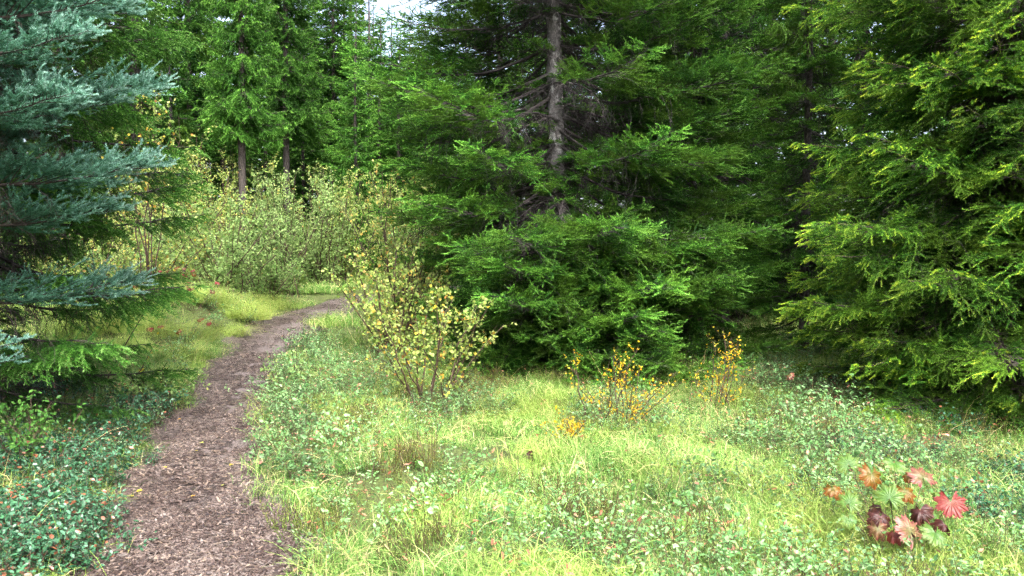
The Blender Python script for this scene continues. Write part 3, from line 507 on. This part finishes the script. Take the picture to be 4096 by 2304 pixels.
bush('birch_bush', (-.85, 8.15), 'open young birch bush with pale green and yellow leaves beside the path', 'bush', 1.5, .9, 16, 280, 1900, .038, 'birch_leaf', 21, r0=.012, part_leaves=300, yellow=.13, tones=(.38, .2), low=.12)
G = 'pale willow and birch bushes along the far path'
def thick(name, base, label, H, Rb, seed, mat, yellow=.15, tone=.5, n=9500, ls=.054): bush(name, base, label, 'bush', H, Rb, 26, 700, n, ls, mat, seed, LEAF_SMALL, group=G, r0=.018, yellow=yellow*.55, tones=(tone, .22), low=.04)
thick('willow_bush', (-5.55, 15.2), 'round pale green willow bush behind the grassy mound', 2.45, 1.5, 22, 'willow_leaf', .05, .55)
thick('birch_bush', (-6.6, 16.6), 'yellowish birch bush with upright shoots, behind the round willow', 3.6, 1.4, 23, 'thicket_leaf', .22, .6)
thick('willow_bush', (-5.5, 18.8), 'tall pale willow bush on the left of the far path bend', 3.2, 1.5, 24, 'willow_leaf', .08, .6)
thick('birch_bush', (-4.6, 21.6), 'thin-topped birch bush behind the bend of the path', 3.6, 1.6, 25, 'thicket_leaf', .15, .5)
thick('birch_bush', (-3.4, 25.0), 'farthest birch bush, growing in front of the pointed young spruce', 4.0, 1.9, 26, 'thicket_leaf', .2, .4)
thick('birch_bush', (-1.75, 13.4), 'yellow-leaved birch bush leaning on the left side of the middle spruce', 3.1, 1.15, 27, 'thicket_leaf', .3, .55, 7500)
thick('birch_bush', (-1.6, 10.9), 'smaller birch bush just behind the open birch bush', 1.65, .8, 28, 'thicket_leaf', .3, .5, 3600)
thick('birch_bush', (-8.2, 17.4), 'birch bush at the left end of the thicket, half hidden by spruce boughs', 3.3, 1.5, 29, 'thicket_leaf', .2, .5)
thick('willow_bush', (-5.1, 16.6), 'low willow bush right at the foot of the thicket', 1.3, 1.0, 42, 'willow_leaf', .1, .4, 5000, .05)
thick('willow_bush', (-6.7, 14.7), 'low spreading willow bush at the left foot of the round willow', 1.5, 1.2, 43, 'willow_leaf', .15, .45, 6000, .05)
thick('willow_bush', (-4.9, 20.2), 'pale willow bush at the outer side of the path bend', 3.3, 1.5, 39, 'willow_leaf', .12, .6)
thick('birch_bush', (-7.2, 19.6), 'tall yellowish birch bush deep in the thicket below the conical spruce', 4.1, 1.6, 40, 'thicket_leaf', .2, .6)
thick('birch_bush', (-2.2, 20.6), 'birch bush filling the inside of the far path bend', 3.6, 1.4, 41, 'thicket_leaf', .2, .5)
thick('willow_bush', (-2.0, 17.0), 'small willow bush on the inner side of the path bend', 2.3, 1.1, 38, 'willow_leaf', .15, .45, 6000)
bush('birch_sapling', (-5.35, 11.8), 'tall thin birch sapling with yellow-green leaves above the silvery boughs', 'sapling', 3.9, .5, 6, 110, 520, .05, 'birch_leaf', 30, r0=.014, yellow=.3, low=.5)
thick('birch_bush', (-6.9, 13.4), 'low birch bush seen through the thin lower spruce boughs', 1.9, 1.5, 31, 'thicket_leaf', .25, .5, 7000)
bush('green_shrub', (-3.45, 5.7), 'fresh green leafy shrub under the blue-grey spruce', 'shrub', .62, .42, 12, 120, 700, .034, 'green_leaf', 32, LEAF_OVAL, r0=.006, yellow=.0, tones=(.5, .25))
bush('green_shrub', (-3.6, 8.2), 'green willow shrub on the left edge of the path', 'shrub', .5, .6, 12, 140, 900, .036, 'willow_leaf', 33, LEAF_OVAL, r0=.006, yellow=.1, tones=(.35, .2))
bush('dwarf_birch', (.93, 7.2), 'low dwarf birch with bright golden leaves in front of the middle spruce', 'shrub', .85, .55, 15, 190, 650, .025, 'yellow_leaf', 34, LEAF_OVAL, r0=.006, yellow=.1, tones=(.4, .22), low=.1)
bush('dwarf_birch', (2.1, 8.0), 'dwarf birch with sparse golden leaves and tall thin shoots', 'shrub', .95, .34, 9, 120, 430, .027, 'yellow_leaf', 35, LEAF_OVAL, r0=.006, yellow=.1, tones=(.3, .25), low=.15)
bush('dwarf_birch', (.5, 6.55), 'lowest dwarf birch with golden leaves, sunk in the grass', 'shrub', .32, .3, 8, 70, 260, .024, 'yellow_leaf', 36, LEAF_OVAL, r0=.004, yellow=.1, tones=(.4, .22), low=.2)
bush('willow_shrub', (-2.5, 9.0), 'small green willow shrub leaning over the right edge of the path', 'shrub', .6, .45, 10, 90, 480, .038, 'willow_leaf', 37, LEAF_OVAL, r0=.006, yellow=.1, tones=(.5, .2))

# ------------------------------------------------------------------ undergrowth
def grass_mesh(seed, n, l0, l1, w, arch, mat, spread=.06, straw=.08, dirbias=None):
    rg = np.random.default_rng(seed); az = rg.uniform(0, 6.28, n); l = rg.uniform(l0, l1, n)*rg.uniform(.7, 1, n); k = 5; s = np.linspace(0, 1, k); tilt = rg.uniform(.05, .5, n); ar = arch*rg.uniform(.4, 1.5, n)
    dx = np.cos(az); dy = np.sin(az)
    if dirbias is not None: dx = dx*.6 + dirbias[0]; dy = dy*.6 + dirbias[1]
    hor = l[:, None]*(np.sin(tilt)[:, None]*s + ar[:, None]*s**2.2*.75); ver = l[:, None]*(np.cos(tilt)[:, None]*s - ar[:, None]*s**2.4*.62)
    P = np.stack([dx[:, None]*hor, dy[:, None]*hor, ver], -1) + np.r_[1, 1, 0]*rg.normal(0, spread, (n, 1, 3))
    side = np.stack([-dy, dx, rg.normal(0, .4, n)], -1); side = nrm(side)[:, None]*(w*rg.uniform(.6, 1.3, n)[:, None]*(1 - s**2)[None]*.5 + .0002)[..., None]
    V = np.stack([P - side, P + side], 2).reshape(n, -1, 3); F = []
    for q in range(k - 1): a = 2*q; F += [(a, a+1, a+3), (a, a+3, a+2)]
    F = np.array(F); FF = F[None] + (np.arange(n)*2*k)[:, None, None]; tone = np.clip(rg.normal(.5, .2, n), 0, .88); tone[rg.random(n) < straw] = 1.
    return mk_mesh('tuft', V, FF, M[mat], tone=np.repeat(tone, len(F)))
def sprig_mesh(seed, h, n_st, n_lf, ls, mat, tpl=LEAF_OVAL, brown=.06, spread=.06):
    rg = np.random.default_rng(seed); B = Buf(); k = 5; s = np.linspace(0, 1, k); az = rg.uniform(0, 6.28, n_st); hh = h*rg.uniform(.55, 1.1, n_st); lean = rg.uniform(.1, .7, n_st)*hh
    P = np.stack([np.cos(az)[:, None]*lean[:, None]*s, np.sin(az)[:, None]*lean[:, None]*s, hh[:, None]*s**.9], -1) + np.r_[1, 1, 0]*rg.normal(0, spread*.5, (n_st, 1, 3)); P[:, 1:] += rg.normal(0, .05, (n_st, k - 1, 3))*h
    V, F = tubes(P, .0013*(1 - .6*s)[None], 3); B.add(V, F, 0, .3)
    own = rg.integers(0, n_st, n_lf); p, tt = along(P[own], rg.uniform(.25, 1., (n_lf, 1))); d = nrm(tt[:, 0]*.35 + nrm(rg.normal(size=(n_lf, 3)))*np.array([1, 1, .5])); nor = nrm(rg.normal(size=(n_lf, 3))*.4 + np.array([0, 0, 1.]))
    tone = np.clip(rg.normal(.5, .2, n_lf), 0, .85); tone[rg.random(n_lf) < brown] = .96
    V, F, T_ = leaves(tpl, p[:, 0] + d*.004, d, nor, ls*rg.uniform(.6, 1.25, n_lf), tone); B.add(V, F, 1, T_)
    return B.mesh('sprig', [M['stem'], M[mat]])
def heath_mesh(seed, h=.16):
    rg = np.random.default_rng(seed); B = Buf(); n = 9; k = 4; s = np.linspace(0, 1, k); az = rg.uniform(0, 6.28, n); hh = h*rg.uniform(.5, 1.1, n)
    P = np.stack([np.cos(az)[:, None]*.35*hh[:, None]*s, np.sin(az)[:, None]*.35*hh[:, None]*s, hh[:, None]*s], -1) + np.r_[1, 1, 0]*rg.normal(0, .025, (n, 1, 3))
    V, F = tubes(P, .0011, 3); B.add(V, F, 0, .3); V, F, s_ = needles(rg, P, 46, .010, .0026, .1, 40); B.add(V, F, 1, np.clip(s_*.7 + rg.normal(.2, .15, len(s_)), 0, 1)); return B.mesh('heath', [M['stem'], M['heath']])
GRASS = [grass_mesh(800 + k, 48, .05, .15, .0028, .6, 'grass', .06, .10) for k in range(7)] + [grass_mesh(810 + k, 18, .14, .30, .003, .9, 'grass', .05, .2) for k in range(2)]
TALL = [grass_mesh(820 + k, 60, .35, .65, .0045, 1.0, 'grass_tall', .07, .06, (.8, -.25)) for k in range(4)]
STRAW = [grass_mesh(830 + k, 3, .5, .85, .0035, .9, 'straw', .05, 0) for k in range(4)]
SHRUB = [sprig_mesh(840 + k, .13 + .02*k, 4 + k % 3, 40, .017 + .0025*(k % 4), 'shrub_leaf') for k in range(7)]
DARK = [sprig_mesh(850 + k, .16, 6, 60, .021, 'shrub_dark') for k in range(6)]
HERB = [sprig_mesh(860 + k, .13, 5, 34, .026, 'green_leaf', LEAF_LONG, 0) for k in range(4)]
HEATH = [heath_mesh(870 + k) for k in range(5)]
DEADL = [sprig_mesh(880 + k, .16, 3, 7, .034, 'dead_leaf', LEAF_LONG, 0) for k in range(4)]
TREES = np.array([(.62, 11.0, 2.2), (5.0, 8.0, 1.5), (3.75, 14.2, 2), (4.35, 11.6, .6)])
def sample(n, y0, y1, dens, edge=0., pw=1.):
    y = y0 + (y1 - y0)*rng.uniform(0, 1, n)**pw; wdt = .70*y + 1.3; keep = rng.random(n) < wdt/(.70*y1 + 1.3) if pw == 1. else np.ones(n, bool); x = rng.uniform(-1, 1, n)*wdt
    x, y = x[keep], y[keep]; d = dpath(x, y); k = (np.abs(d) > hw(x, y) + edge) & (rng.random(len(x)) < dens(x, y, d))
    return x[k], y[k], d[k]
def place(name, label, n, y0, y1, dens, variants, smin, smax, edge=0., grow=.0, tilt=.18, pw=1.):
    x, y, d = sample(n, y0, y1, dens, edge, pw); z = ground_z(x, y, d) - .01; sc = rng.uniform(smin, smax, len(x))*(1 + grow*np.maximum(y - 6, 0))
    o = scatter(name, np.c_[x, y, z], np.c_[rng.normal(0, tilt, (len(x), 2)), rng.uniform(0, 6.28, len(x))], sc, rng.integers(0, len(variants), len(x)), variants)
    return tag(o, label, None, None, 'stuff')
def under(x, y):
    v = 1.
    for tx, ty, tr in TREES: v = v*sm(tr*.55, tr, np.hypot(x - tx, y - ty))
    return v
def shrubby(x, y, d):                  # where the low shrubs grow thick, 0..1
    n = .5 + .5*noise(x, y, 1.3, 2) + .3*noise(x, y, .5, 4)
    right = sm(1.2, 2.6, x - .12*(y - 5)); band = np.exp(-((y - 7.9)/.9)**2)*sm(-2.6, -1.4, x); edge_ = np.exp(-((d - 1.0)/.55)**2)*sm(5.2, 6.2, y); bottom = np.exp(-((x - 1.1)/1.2)**2 - ((y - 4.2)/.55)**2)
    return (.08 + .92*sm(.45, .75, np.hypot((x - 2.05)*.9, y - 4.0)))*np.clip((.85*right + .9*band + .9*edge_ + 1.0*bottom + .22)*sm(.25, .8, n + .25), 0, 1)
def left_side(x, y, d): return (d < 0)*1.
P_GRASS = [patch_mesh('turf', GRASS, 700 + k, 14, .13) for k in range(5)]; B_GRASS = [patch_mesh('turf', GRASS, 705 + k, 68, .40) for k in range(6)]
P_TALL = [patch_mesh('long_turf', TALL, 710 + k, 10, .3, .6, 1.05, .1) for k in range(4)]
P_SHRUB = [patch_mesh('shrub_mat', SHRUB, 720 + k, 7, .11) for k in range(6)]; B_SHRUB = [patch_mesh('shrub_mat', SHRUB, 725 + k, 30, .45) for k in range(6)]
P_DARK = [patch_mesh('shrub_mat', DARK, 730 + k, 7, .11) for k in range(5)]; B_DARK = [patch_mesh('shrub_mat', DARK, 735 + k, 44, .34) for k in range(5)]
P_HEATH = [patch_mesh('heath_mat', HEATH, 740 + k, 14, .2) for k in range(5)]
def near_edge(d): return np.exp(-((np.abs(d) - .72)/.22)**2)
g_dens = lambda x, y, d: (.06 + .94*under(x, y))*(1 - .25*shrubby(x, y, d)*(d > 0))*np.where(d < 0, .45, 1)
place('grass', 'short yellow-green meadow grass covering the clearing', 780, 3.0, 11.5, g_dens, B_GRASS, .9, 1.15, .3, 0, .03)
place('edge_grass', 'short grass fringing both edges of the path', 5200, 3.0, 12, lambda x, y, d: near_edge(d)*.7, P_GRASS, .7, 1.3, -.01, 0, .1)
place('far_grass', 'grass along the far part of the path and under the trees', 330, 11, 26, lambda x, y, d: (.3 + .7*under(x, y)), B_GRASS, 1.6, 2.1, .6, .01, .03)
place('tall_grass', 'long arching pale grass on the mound left of the path', 1500, 8.5, 17, lambda x, y, d: np.exp(-((x + 5.2)/1.0)**2 - ((y - 12.6)/2.8)**2)*(d < 0), P_TALL, .85, 1.15, .15, 0, .05)
M_TALL = [grass_mesh(890 + k, 24, .3, .55, .0038, 1.0, 'grass', .06, .1) for k in range(4)]
place('tall_grass_tufts', 'scattered long grass tufts in the meadow and along the left path edge', 2600, 3.6, 11, lambda x, y, d: .10*(1 + (d < 0)*2.5*(y > 6.5)), M_TALL, .35, .7, .1, 0, .25)
place('dry_stalks', 'dry straw stalks arching over the grass', 900, 3.6, 11, lambda x, y, d: .35 + 0*x, STRAW, .5, 1.0, .1, 0, .3)
s_dens = lambda x, y, d: shrubby(x, y, d)*(d > 0)*(.15 + .85*under(x, y))
place('low_shrubs', 'low willow and bilberry sprigs with round grey-green leaves in the meadow', 600, 3.0, 11.5, s_dens, B_SHRUB, .9, 1.25, .3, 0, .04)
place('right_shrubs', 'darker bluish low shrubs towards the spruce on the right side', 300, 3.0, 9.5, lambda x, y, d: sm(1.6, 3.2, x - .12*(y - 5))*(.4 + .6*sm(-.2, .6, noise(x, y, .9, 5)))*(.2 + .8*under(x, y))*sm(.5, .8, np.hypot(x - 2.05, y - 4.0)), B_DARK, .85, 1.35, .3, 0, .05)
place('edge_shrubs', 'small grey-green sprigs leaning over the right edge of the path', 4600, 3.2, 12, lambda x, y, d: near_edge(d)*(d > 0)*(.25 + .75*sm(5.2, 6.2, y)), P_SHRUB, .8, 1.6, -.03, 0, .12)
l_dens = lambda x, y, d: (d < 0)*(d > -4.5)*sm(10.5, 6.5, y)
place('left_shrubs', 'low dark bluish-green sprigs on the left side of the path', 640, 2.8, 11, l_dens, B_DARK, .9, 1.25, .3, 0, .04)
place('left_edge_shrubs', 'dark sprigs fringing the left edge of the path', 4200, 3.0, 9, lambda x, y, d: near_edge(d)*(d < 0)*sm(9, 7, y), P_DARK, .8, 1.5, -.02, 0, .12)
place('left_pale_shrubs', 'pale low sprigs at the left path edge further on', 1300, 6.2, 15, lambda x, y, d: (d < 0)*np.exp(-((d + .8)/.4)**2)*.8, P_SHRUB, .85, 1.4, .04, 0, .06)
place('herbs', 'fresh green herbs scattered through the meadow', 6000, 3.4, 12, lambda x, y, d: .36*(1 + .8*noise(x, y, 1.1, 1)), HERB, .6, 1.2, .05)
place('heath', 'fine heather-like green shoots between the shrubs', 600, 3.2, 10, lambda x, y, d: np.clip(.3 + .5*noise(x, y, .9, 3), 0, 1)*(d > 0), P_HEATH, .8, 1.3, .15, 0, .06)
place('withered_leaves', 'brown and pink withered leaves on thin stalks among the shrubs', 3600, 3.2, 10, lambda x, y, d: .06 + .5*shrubby(x, y, d)*(d > 0) + .3*(d < 0)*sm(6, 4.5, y), DEADL, .7, 1.3, .1)

# ------------------------------------------------------------------ cranesbill with red leaves
def crane_mat(name, a, b, c, vein):
    m, t = new_mat(name); at_ = N(t, 'ShaderNodeAttribute', attribute_name='tone'); f = N(t, 'ShaderNodeMath', operation='ADD'); n1 = tnoise(t, 9, 4, 'Object', .65); t.links.new(at_.outputs['Fac'], f.inputs[0]); t.links.new(n1, f.inputs[1])
    col = ramp(t, f.outputs[0], [(.55, a), (.85, b), (1., c)]); col = mixc(t, ramp(t, tnoise(t, 45, 2), [(.56, (0, 0, 0)), (.66, (.7, .7, .7))]), col, vein)
    p = N(t, 'ShaderNodeBsdfPrincipled'); p.inputs['Roughness'].default_value = .4; t.links.new(col, p.inputs['Base Color']); tr = N(t, 'ShaderNodeBsdfTranslucent'); t.links.new(col, tr.inputs[0]); x = N(t, 'ShaderNodeMixShader', i_0=.25)
    t.links.new(p.outputs[0], x.inputs[1]); t.links.new(tr.outputs[0], x.inputs[2]); o = N(t, 'ShaderNodeOutputMaterial'); t.links.new(x.outputs[0], o.inputs[0]); return m
CM = dict(red=crane_mat('leaf_red', (0.150, 0.037, 0.014), (0.185, 0.022, 0.017), (0.220, 0.045, 0.041), (0.053, 0.012, 0.007)), pink=crane_mat('leaf_pink', (0.097, 0.105, 0.024), (0.158, 0.082, 0.041), (0.229, 0.060, 0.058), (0.132, 0.037, 0.031)), green=crane_mat('leaf_green', (.045, .12, .015), (.075, .16, .022), (.12, .17, .035), (.05, .07, .012)), gold=crane_mat('leaf_gold', (0.088, 0.082, 0.007), (0.158, 0.082, 0.007), (0.185, 0.052, 0.011), (0.044, 0.019, 0.007)), dark=crane_mat('leaf_dark', (0.062, 0.015, 0.011), (0.044, 0.013, 0.011), (0.097, 0.030, 0.020), (0.014, 0.005, 0.005)))
def crane_leaf(seed, mat, wither=0.):
    rg = np.random.default_rng(seed); na, nr = 98, 6; a = np.linspace(-2.7, 2.7, na); lobe = np.abs(np.cos(a*3.5/2.7*np.pi/2*1.0)); ph = (a/2.7*3.5) % 1; tri_ = np.abs(ph - .5)*2
    r = .64 + .36*(1 - tri_)**.6; r = r*(1 - .13*np.abs(a)/2.7) ; r *= 1 + .10*np.sin(a*33) + rg.normal(0, .02, na); r = np.clip(r, .3, 1.1)
    V = [(0, 0, 0)]; tone = []
    for q in range(1, nr + 1):
        f = q/nr; rad = r*f if f > .45 else np.full(na, f)*.9; z = .10*f*(np.abs(tri_ - .5) - .25)*2 + .18*f**2 - (.32 + wither)*f**3 + wither*.5*np.sin(a*5)*f**2
        V += list(np.stack([np.sin(a)*rad*(1 - wither*.3), np.cos(a)*rad, z], 1))
    V = np.array(V); F = []
    for j in range(na - 1):
        F.append((0, 1 + j, 2 + j)); tone.append(0)
        for q in range(nr - 1):
            A = 1 + q*na + j; B2 = A + na; F += [(A, B2, B2 + 1), (A, B2 + 1, A + 1)]; tone += [.08 + .45*(q + 1)/nr]*2
    return mk_mesh('leaf', V, np.array(F), CM[mat], tone=np.array(tone), smooth=True)
cb = (2.03, 4.18); crz = gz(*cb)
crane = empty('cranesbill_plant', (*cb, crz), 'cranesbill plant with large lobed red, pink and green leaves in the foreground', 'plant')
CL = [('green', -.12, .28, .34, .10, 0, 'pale green lobed leaf with yellow edge'), ('gold', -.02, .22, .30, .105, .1, 'mottled gold and brown lobed leaf'), ('green', .16, .34, .33, .10, 0, 'green lobed leaf with brown mottling'), ('pink', .22, .16, .30, .105, .0, 'pink-edged green lobed leaf'), ('gold', .10, .1, .24, .085, .2, 'golden brown drooping leaf'), ('red', .27, -.02, .22, .115, .0, 'bright red lobed leaf'), ('green', -.02, .02, .23, .11, .0, 'green lobed leaf with creamy mottling'), ('dark', .09, -.07, .19, .095, .3, 'dark red withered leaf'), ('dark', -.12, -.1, .17, .095, .28, 'dark red-brown curled leaf'), ('pink', -.04, -.24, .14, .125, .0, 'pink and green lobed leaf, lowest of the plant'), ('green', .10, -.2, .12, .11, .05, 'green lobed leaf beside the pink one'), ('gold', -.27, .12, .25, .07, .2, 'small yellow-green leaf'), ('green', -.22, .03, .20, .09, .0, 'green leaf with brown rim'), ('green', -.24, -.02, .13, .075, 0, 'small fresh green leaf'), ('dark', .0, -.12, .13, .085, .35, 'brown withered leaf'), ('dark', .2, -.1, .12, .07, .7, 'curled dry brown leaf'), ('pink', -.16, -.16, .13, .08, .3, 'small pinkish red leaf'), ('gold', .17, .2, .30, .06, .3, 'small orange-brown leaf'), ('green', .05, .3, .27, .08, .2, 'green leaf at the back of the plant'), ('green', .3, .12, .2, .075, .3, 'green curled leaf'), ('gold', -.18, .2, .2, .07, .35, 'yellowing curled leaf'), ('green', .18, -.02, .15, .07, .2, 'small green leaf under the red one'), ('dark', -.08, .08, .16, .06, .7, 'shrivelled brown leaf'), ('red', -.1, -.2, .12, .07, .35, 'small red curled leaf')]
for k, (mt, dx, dy, h, r_, wi, lb) in enumerate(CL):
    lo = obj('leaf', crane_leaf(900 + k, mt, wi), crane, (dx*1.05, dy*1.05, h + .06), (R(-rng.uniform(22, 58)), R(rng.uniform(-18, 18)), R(180 + rng.uniform(-50, 50) + dx*120)) if k % 3 else (R(rng.uniform(35, 62)), R(rng.uniform(-15, 15)), R(rng.uniform(-40, 40))), r_*.8); lo['label'] = lb
    e = np.linspace(0, 1, 6)[:, None]; P = np.array([[dx*.25, dy*.25, -.02]])*(1 - e) + np.array([[dx*1.05, dy*1.05, h + .06]])*e; P[:, :2] += .02*np.sin(e*3)
    V, F = tubes(P[None], .0022, 4); obj('leaf_stalk', mk_mesh('leaf_stalk', V, F, M['stem']), crane)
def red_herb(base, label, n, seed):
    rg = np.random.default_rng(seed); root = empty('cranesbill_plant', (*base, gz(*base)), label, 'plant', 'cranesbills on the grassy mound')
    for k in range(n):
        a = rg.uniform(0, 6.28); rr = rg.uniform(.05, .3); h = rg.uniform(.28, .5); obj('leaf', REDS[rg.integers(len(REDS))], root, (math.cos(a)*rr*1.6, math.sin(a)*rr*1.6, h), (R(-rg.uniform(15, 50)), 0, R(180 + rg.uniform(-60, 60))), rg.uniform(.035, .06))
        e = np.linspace(0, 1, 4)[:, None]; P = np.array([[0, 0, -.02]])*(1 - e) + np.array([[math.cos(a)*rr*1.6, math.sin(a)*rr*1.6, h]])*e; V, F = tubes(P[None], .0025, 3); obj('leaf_stalk', mk_mesh('leaf_stalk', V, F, M['stem']), root)
REDS = [crane_leaf(950, 'red', .3), crane_leaf(951, 'pink', .2), crane_leaf(952, 'gold', .4), crane_leaf(953, 'gold', .2)]
red_herb((-4.95, 12.4), 'reddish cranesbill leaves in the long grass of the mound, nearest the path', 9, 1)
red_herb((-5.5, 13.2), 'pinkish-red cranesbill leaves on top of the grassy mound', 9, 2)
red_herb((-5.6, 11.6), 'orange-red cranesbill leaves on the near slope of the mound', 7, 3)
red_herb((-4.5, 10.9), 'few reddish cranesbill leaves in the grass below the mound', 5, 4)

# ------------------------------------------------------------------ small single things
def bare_sapling(base, tip, label, seed, forks=5):
    rg = np.random.default_rng(seed); b = np.array([*base, gz(*base) - .02]); root = empty('bare_sapling', b, label, 'sapling'); e = np.linspace(0, 1, 9)[:, None]; P = np.array([tip]) * e - np.array([[0, 0, 1]])*0; P[1:] += np.cumsum(rg.normal(0, .012, (8, 3)), 0)
    V, F = tubes(P[None], (.0075*(1 - .8*e[:, 0]) + .001)[None], 5); obj('stem', mk_mesh('stem', V, F, M['stem'], smooth=True), root)
    for k in range(forks):
        i_ = rg.integers(3, 8); d_ = nrm(np.array(tip)/np.linalg.norm(tip) + rg.normal(0, .6, 3)); l = rg.uniform(.15, .4); Q = P[i_] + d_*np.linspace(0, l, 5)[:, None]; Q[1:] += rg.normal(0, .012, (4, 3)); V, F = tubes(Q[None], .0022*(1 - .7*np.linspace(0, 1, 5))[None], 3); obj('twig', mk_mesh('twig', V, F, M['stem']), root)
        V, F, T_ = leaves(LEAF_ROUND, Q[2:], rg.normal(size=(3, 3)), rg.normal(size=(3, 3))*.5 + np.array([0, -.4, 1]), np.full(3, .035), np.array([.5, .8, .85])); lf = obj('leaves', mk_mesh('leaves', V, F, M['birch_leaf'], tone=T_), root); lf['kind'] = 'stuff'
bare_sapling((-4.2, 8.5), (.36, .1, .75), 'thin nearly leafless sapling leaning in the grass left of the path', 3)
bare_sapling((-4.75, 9.3), (1.1, .1, 1.95), 'long slanting bare twig reaching out from under the left spruces', 4, 7)
st = empty('withered_stalk', (.16, 6.1, gz(.16, 6.1)), 'short dark brown withered stalk with curled leaves in the grass', 'plant')
e = np.linspace(0, 1, 6); V, F = tubes(np.stack([.01*np.sin(e*4), .01*e, .13*e - .02], 1)[None], (.006*(1 - .5*e))[None], 5); obj('stalk', mk_mesh('stalk', V, F, M['stem'], smooth=True), st)
wl = crane_leaf(970, 'dark', .8)
for k in range(5): obj('leaf', wl, st, (.0, .0, .05 + .018*k), (R(-60 - 5*k), 0, R(150 + k*37)), .035)
fl = obj('fallen_leaf', crane_leaf(971, 'pink', .25), None, (2.66, 7.6, gz(2.66, 7.6) + .42), (R(-50), R(25), R(150)), .05); tag(fl, 'single pinkish-orange lobed leaf in front of the dark spruce boughs', 'leaf')
for k in range(12):
    q_, d_ = on_path(1, 4, 9, 1., .5); lf = obj('fallen_leaf', mk_mesh('fallen_leaf', *LEAF_ROUND, M['birch_leaf'], tone=np.full(len(LEAF_ROUND[1]), [.8, .85, .95, .7][k % 4])), None, (q_[0, 0], q_[0, 1], float(path_z(q_[0, 0], q_[0, 1])) + .016), (rng.normal(0, .15), rng.normal(0, .15), rng.uniform(0, 6.28)), rng.uniform(.03, .045)); tag(lf, 'small yellow birch leaf fallen on the wood chips', 'leaf', 'leaves fallen on the path')
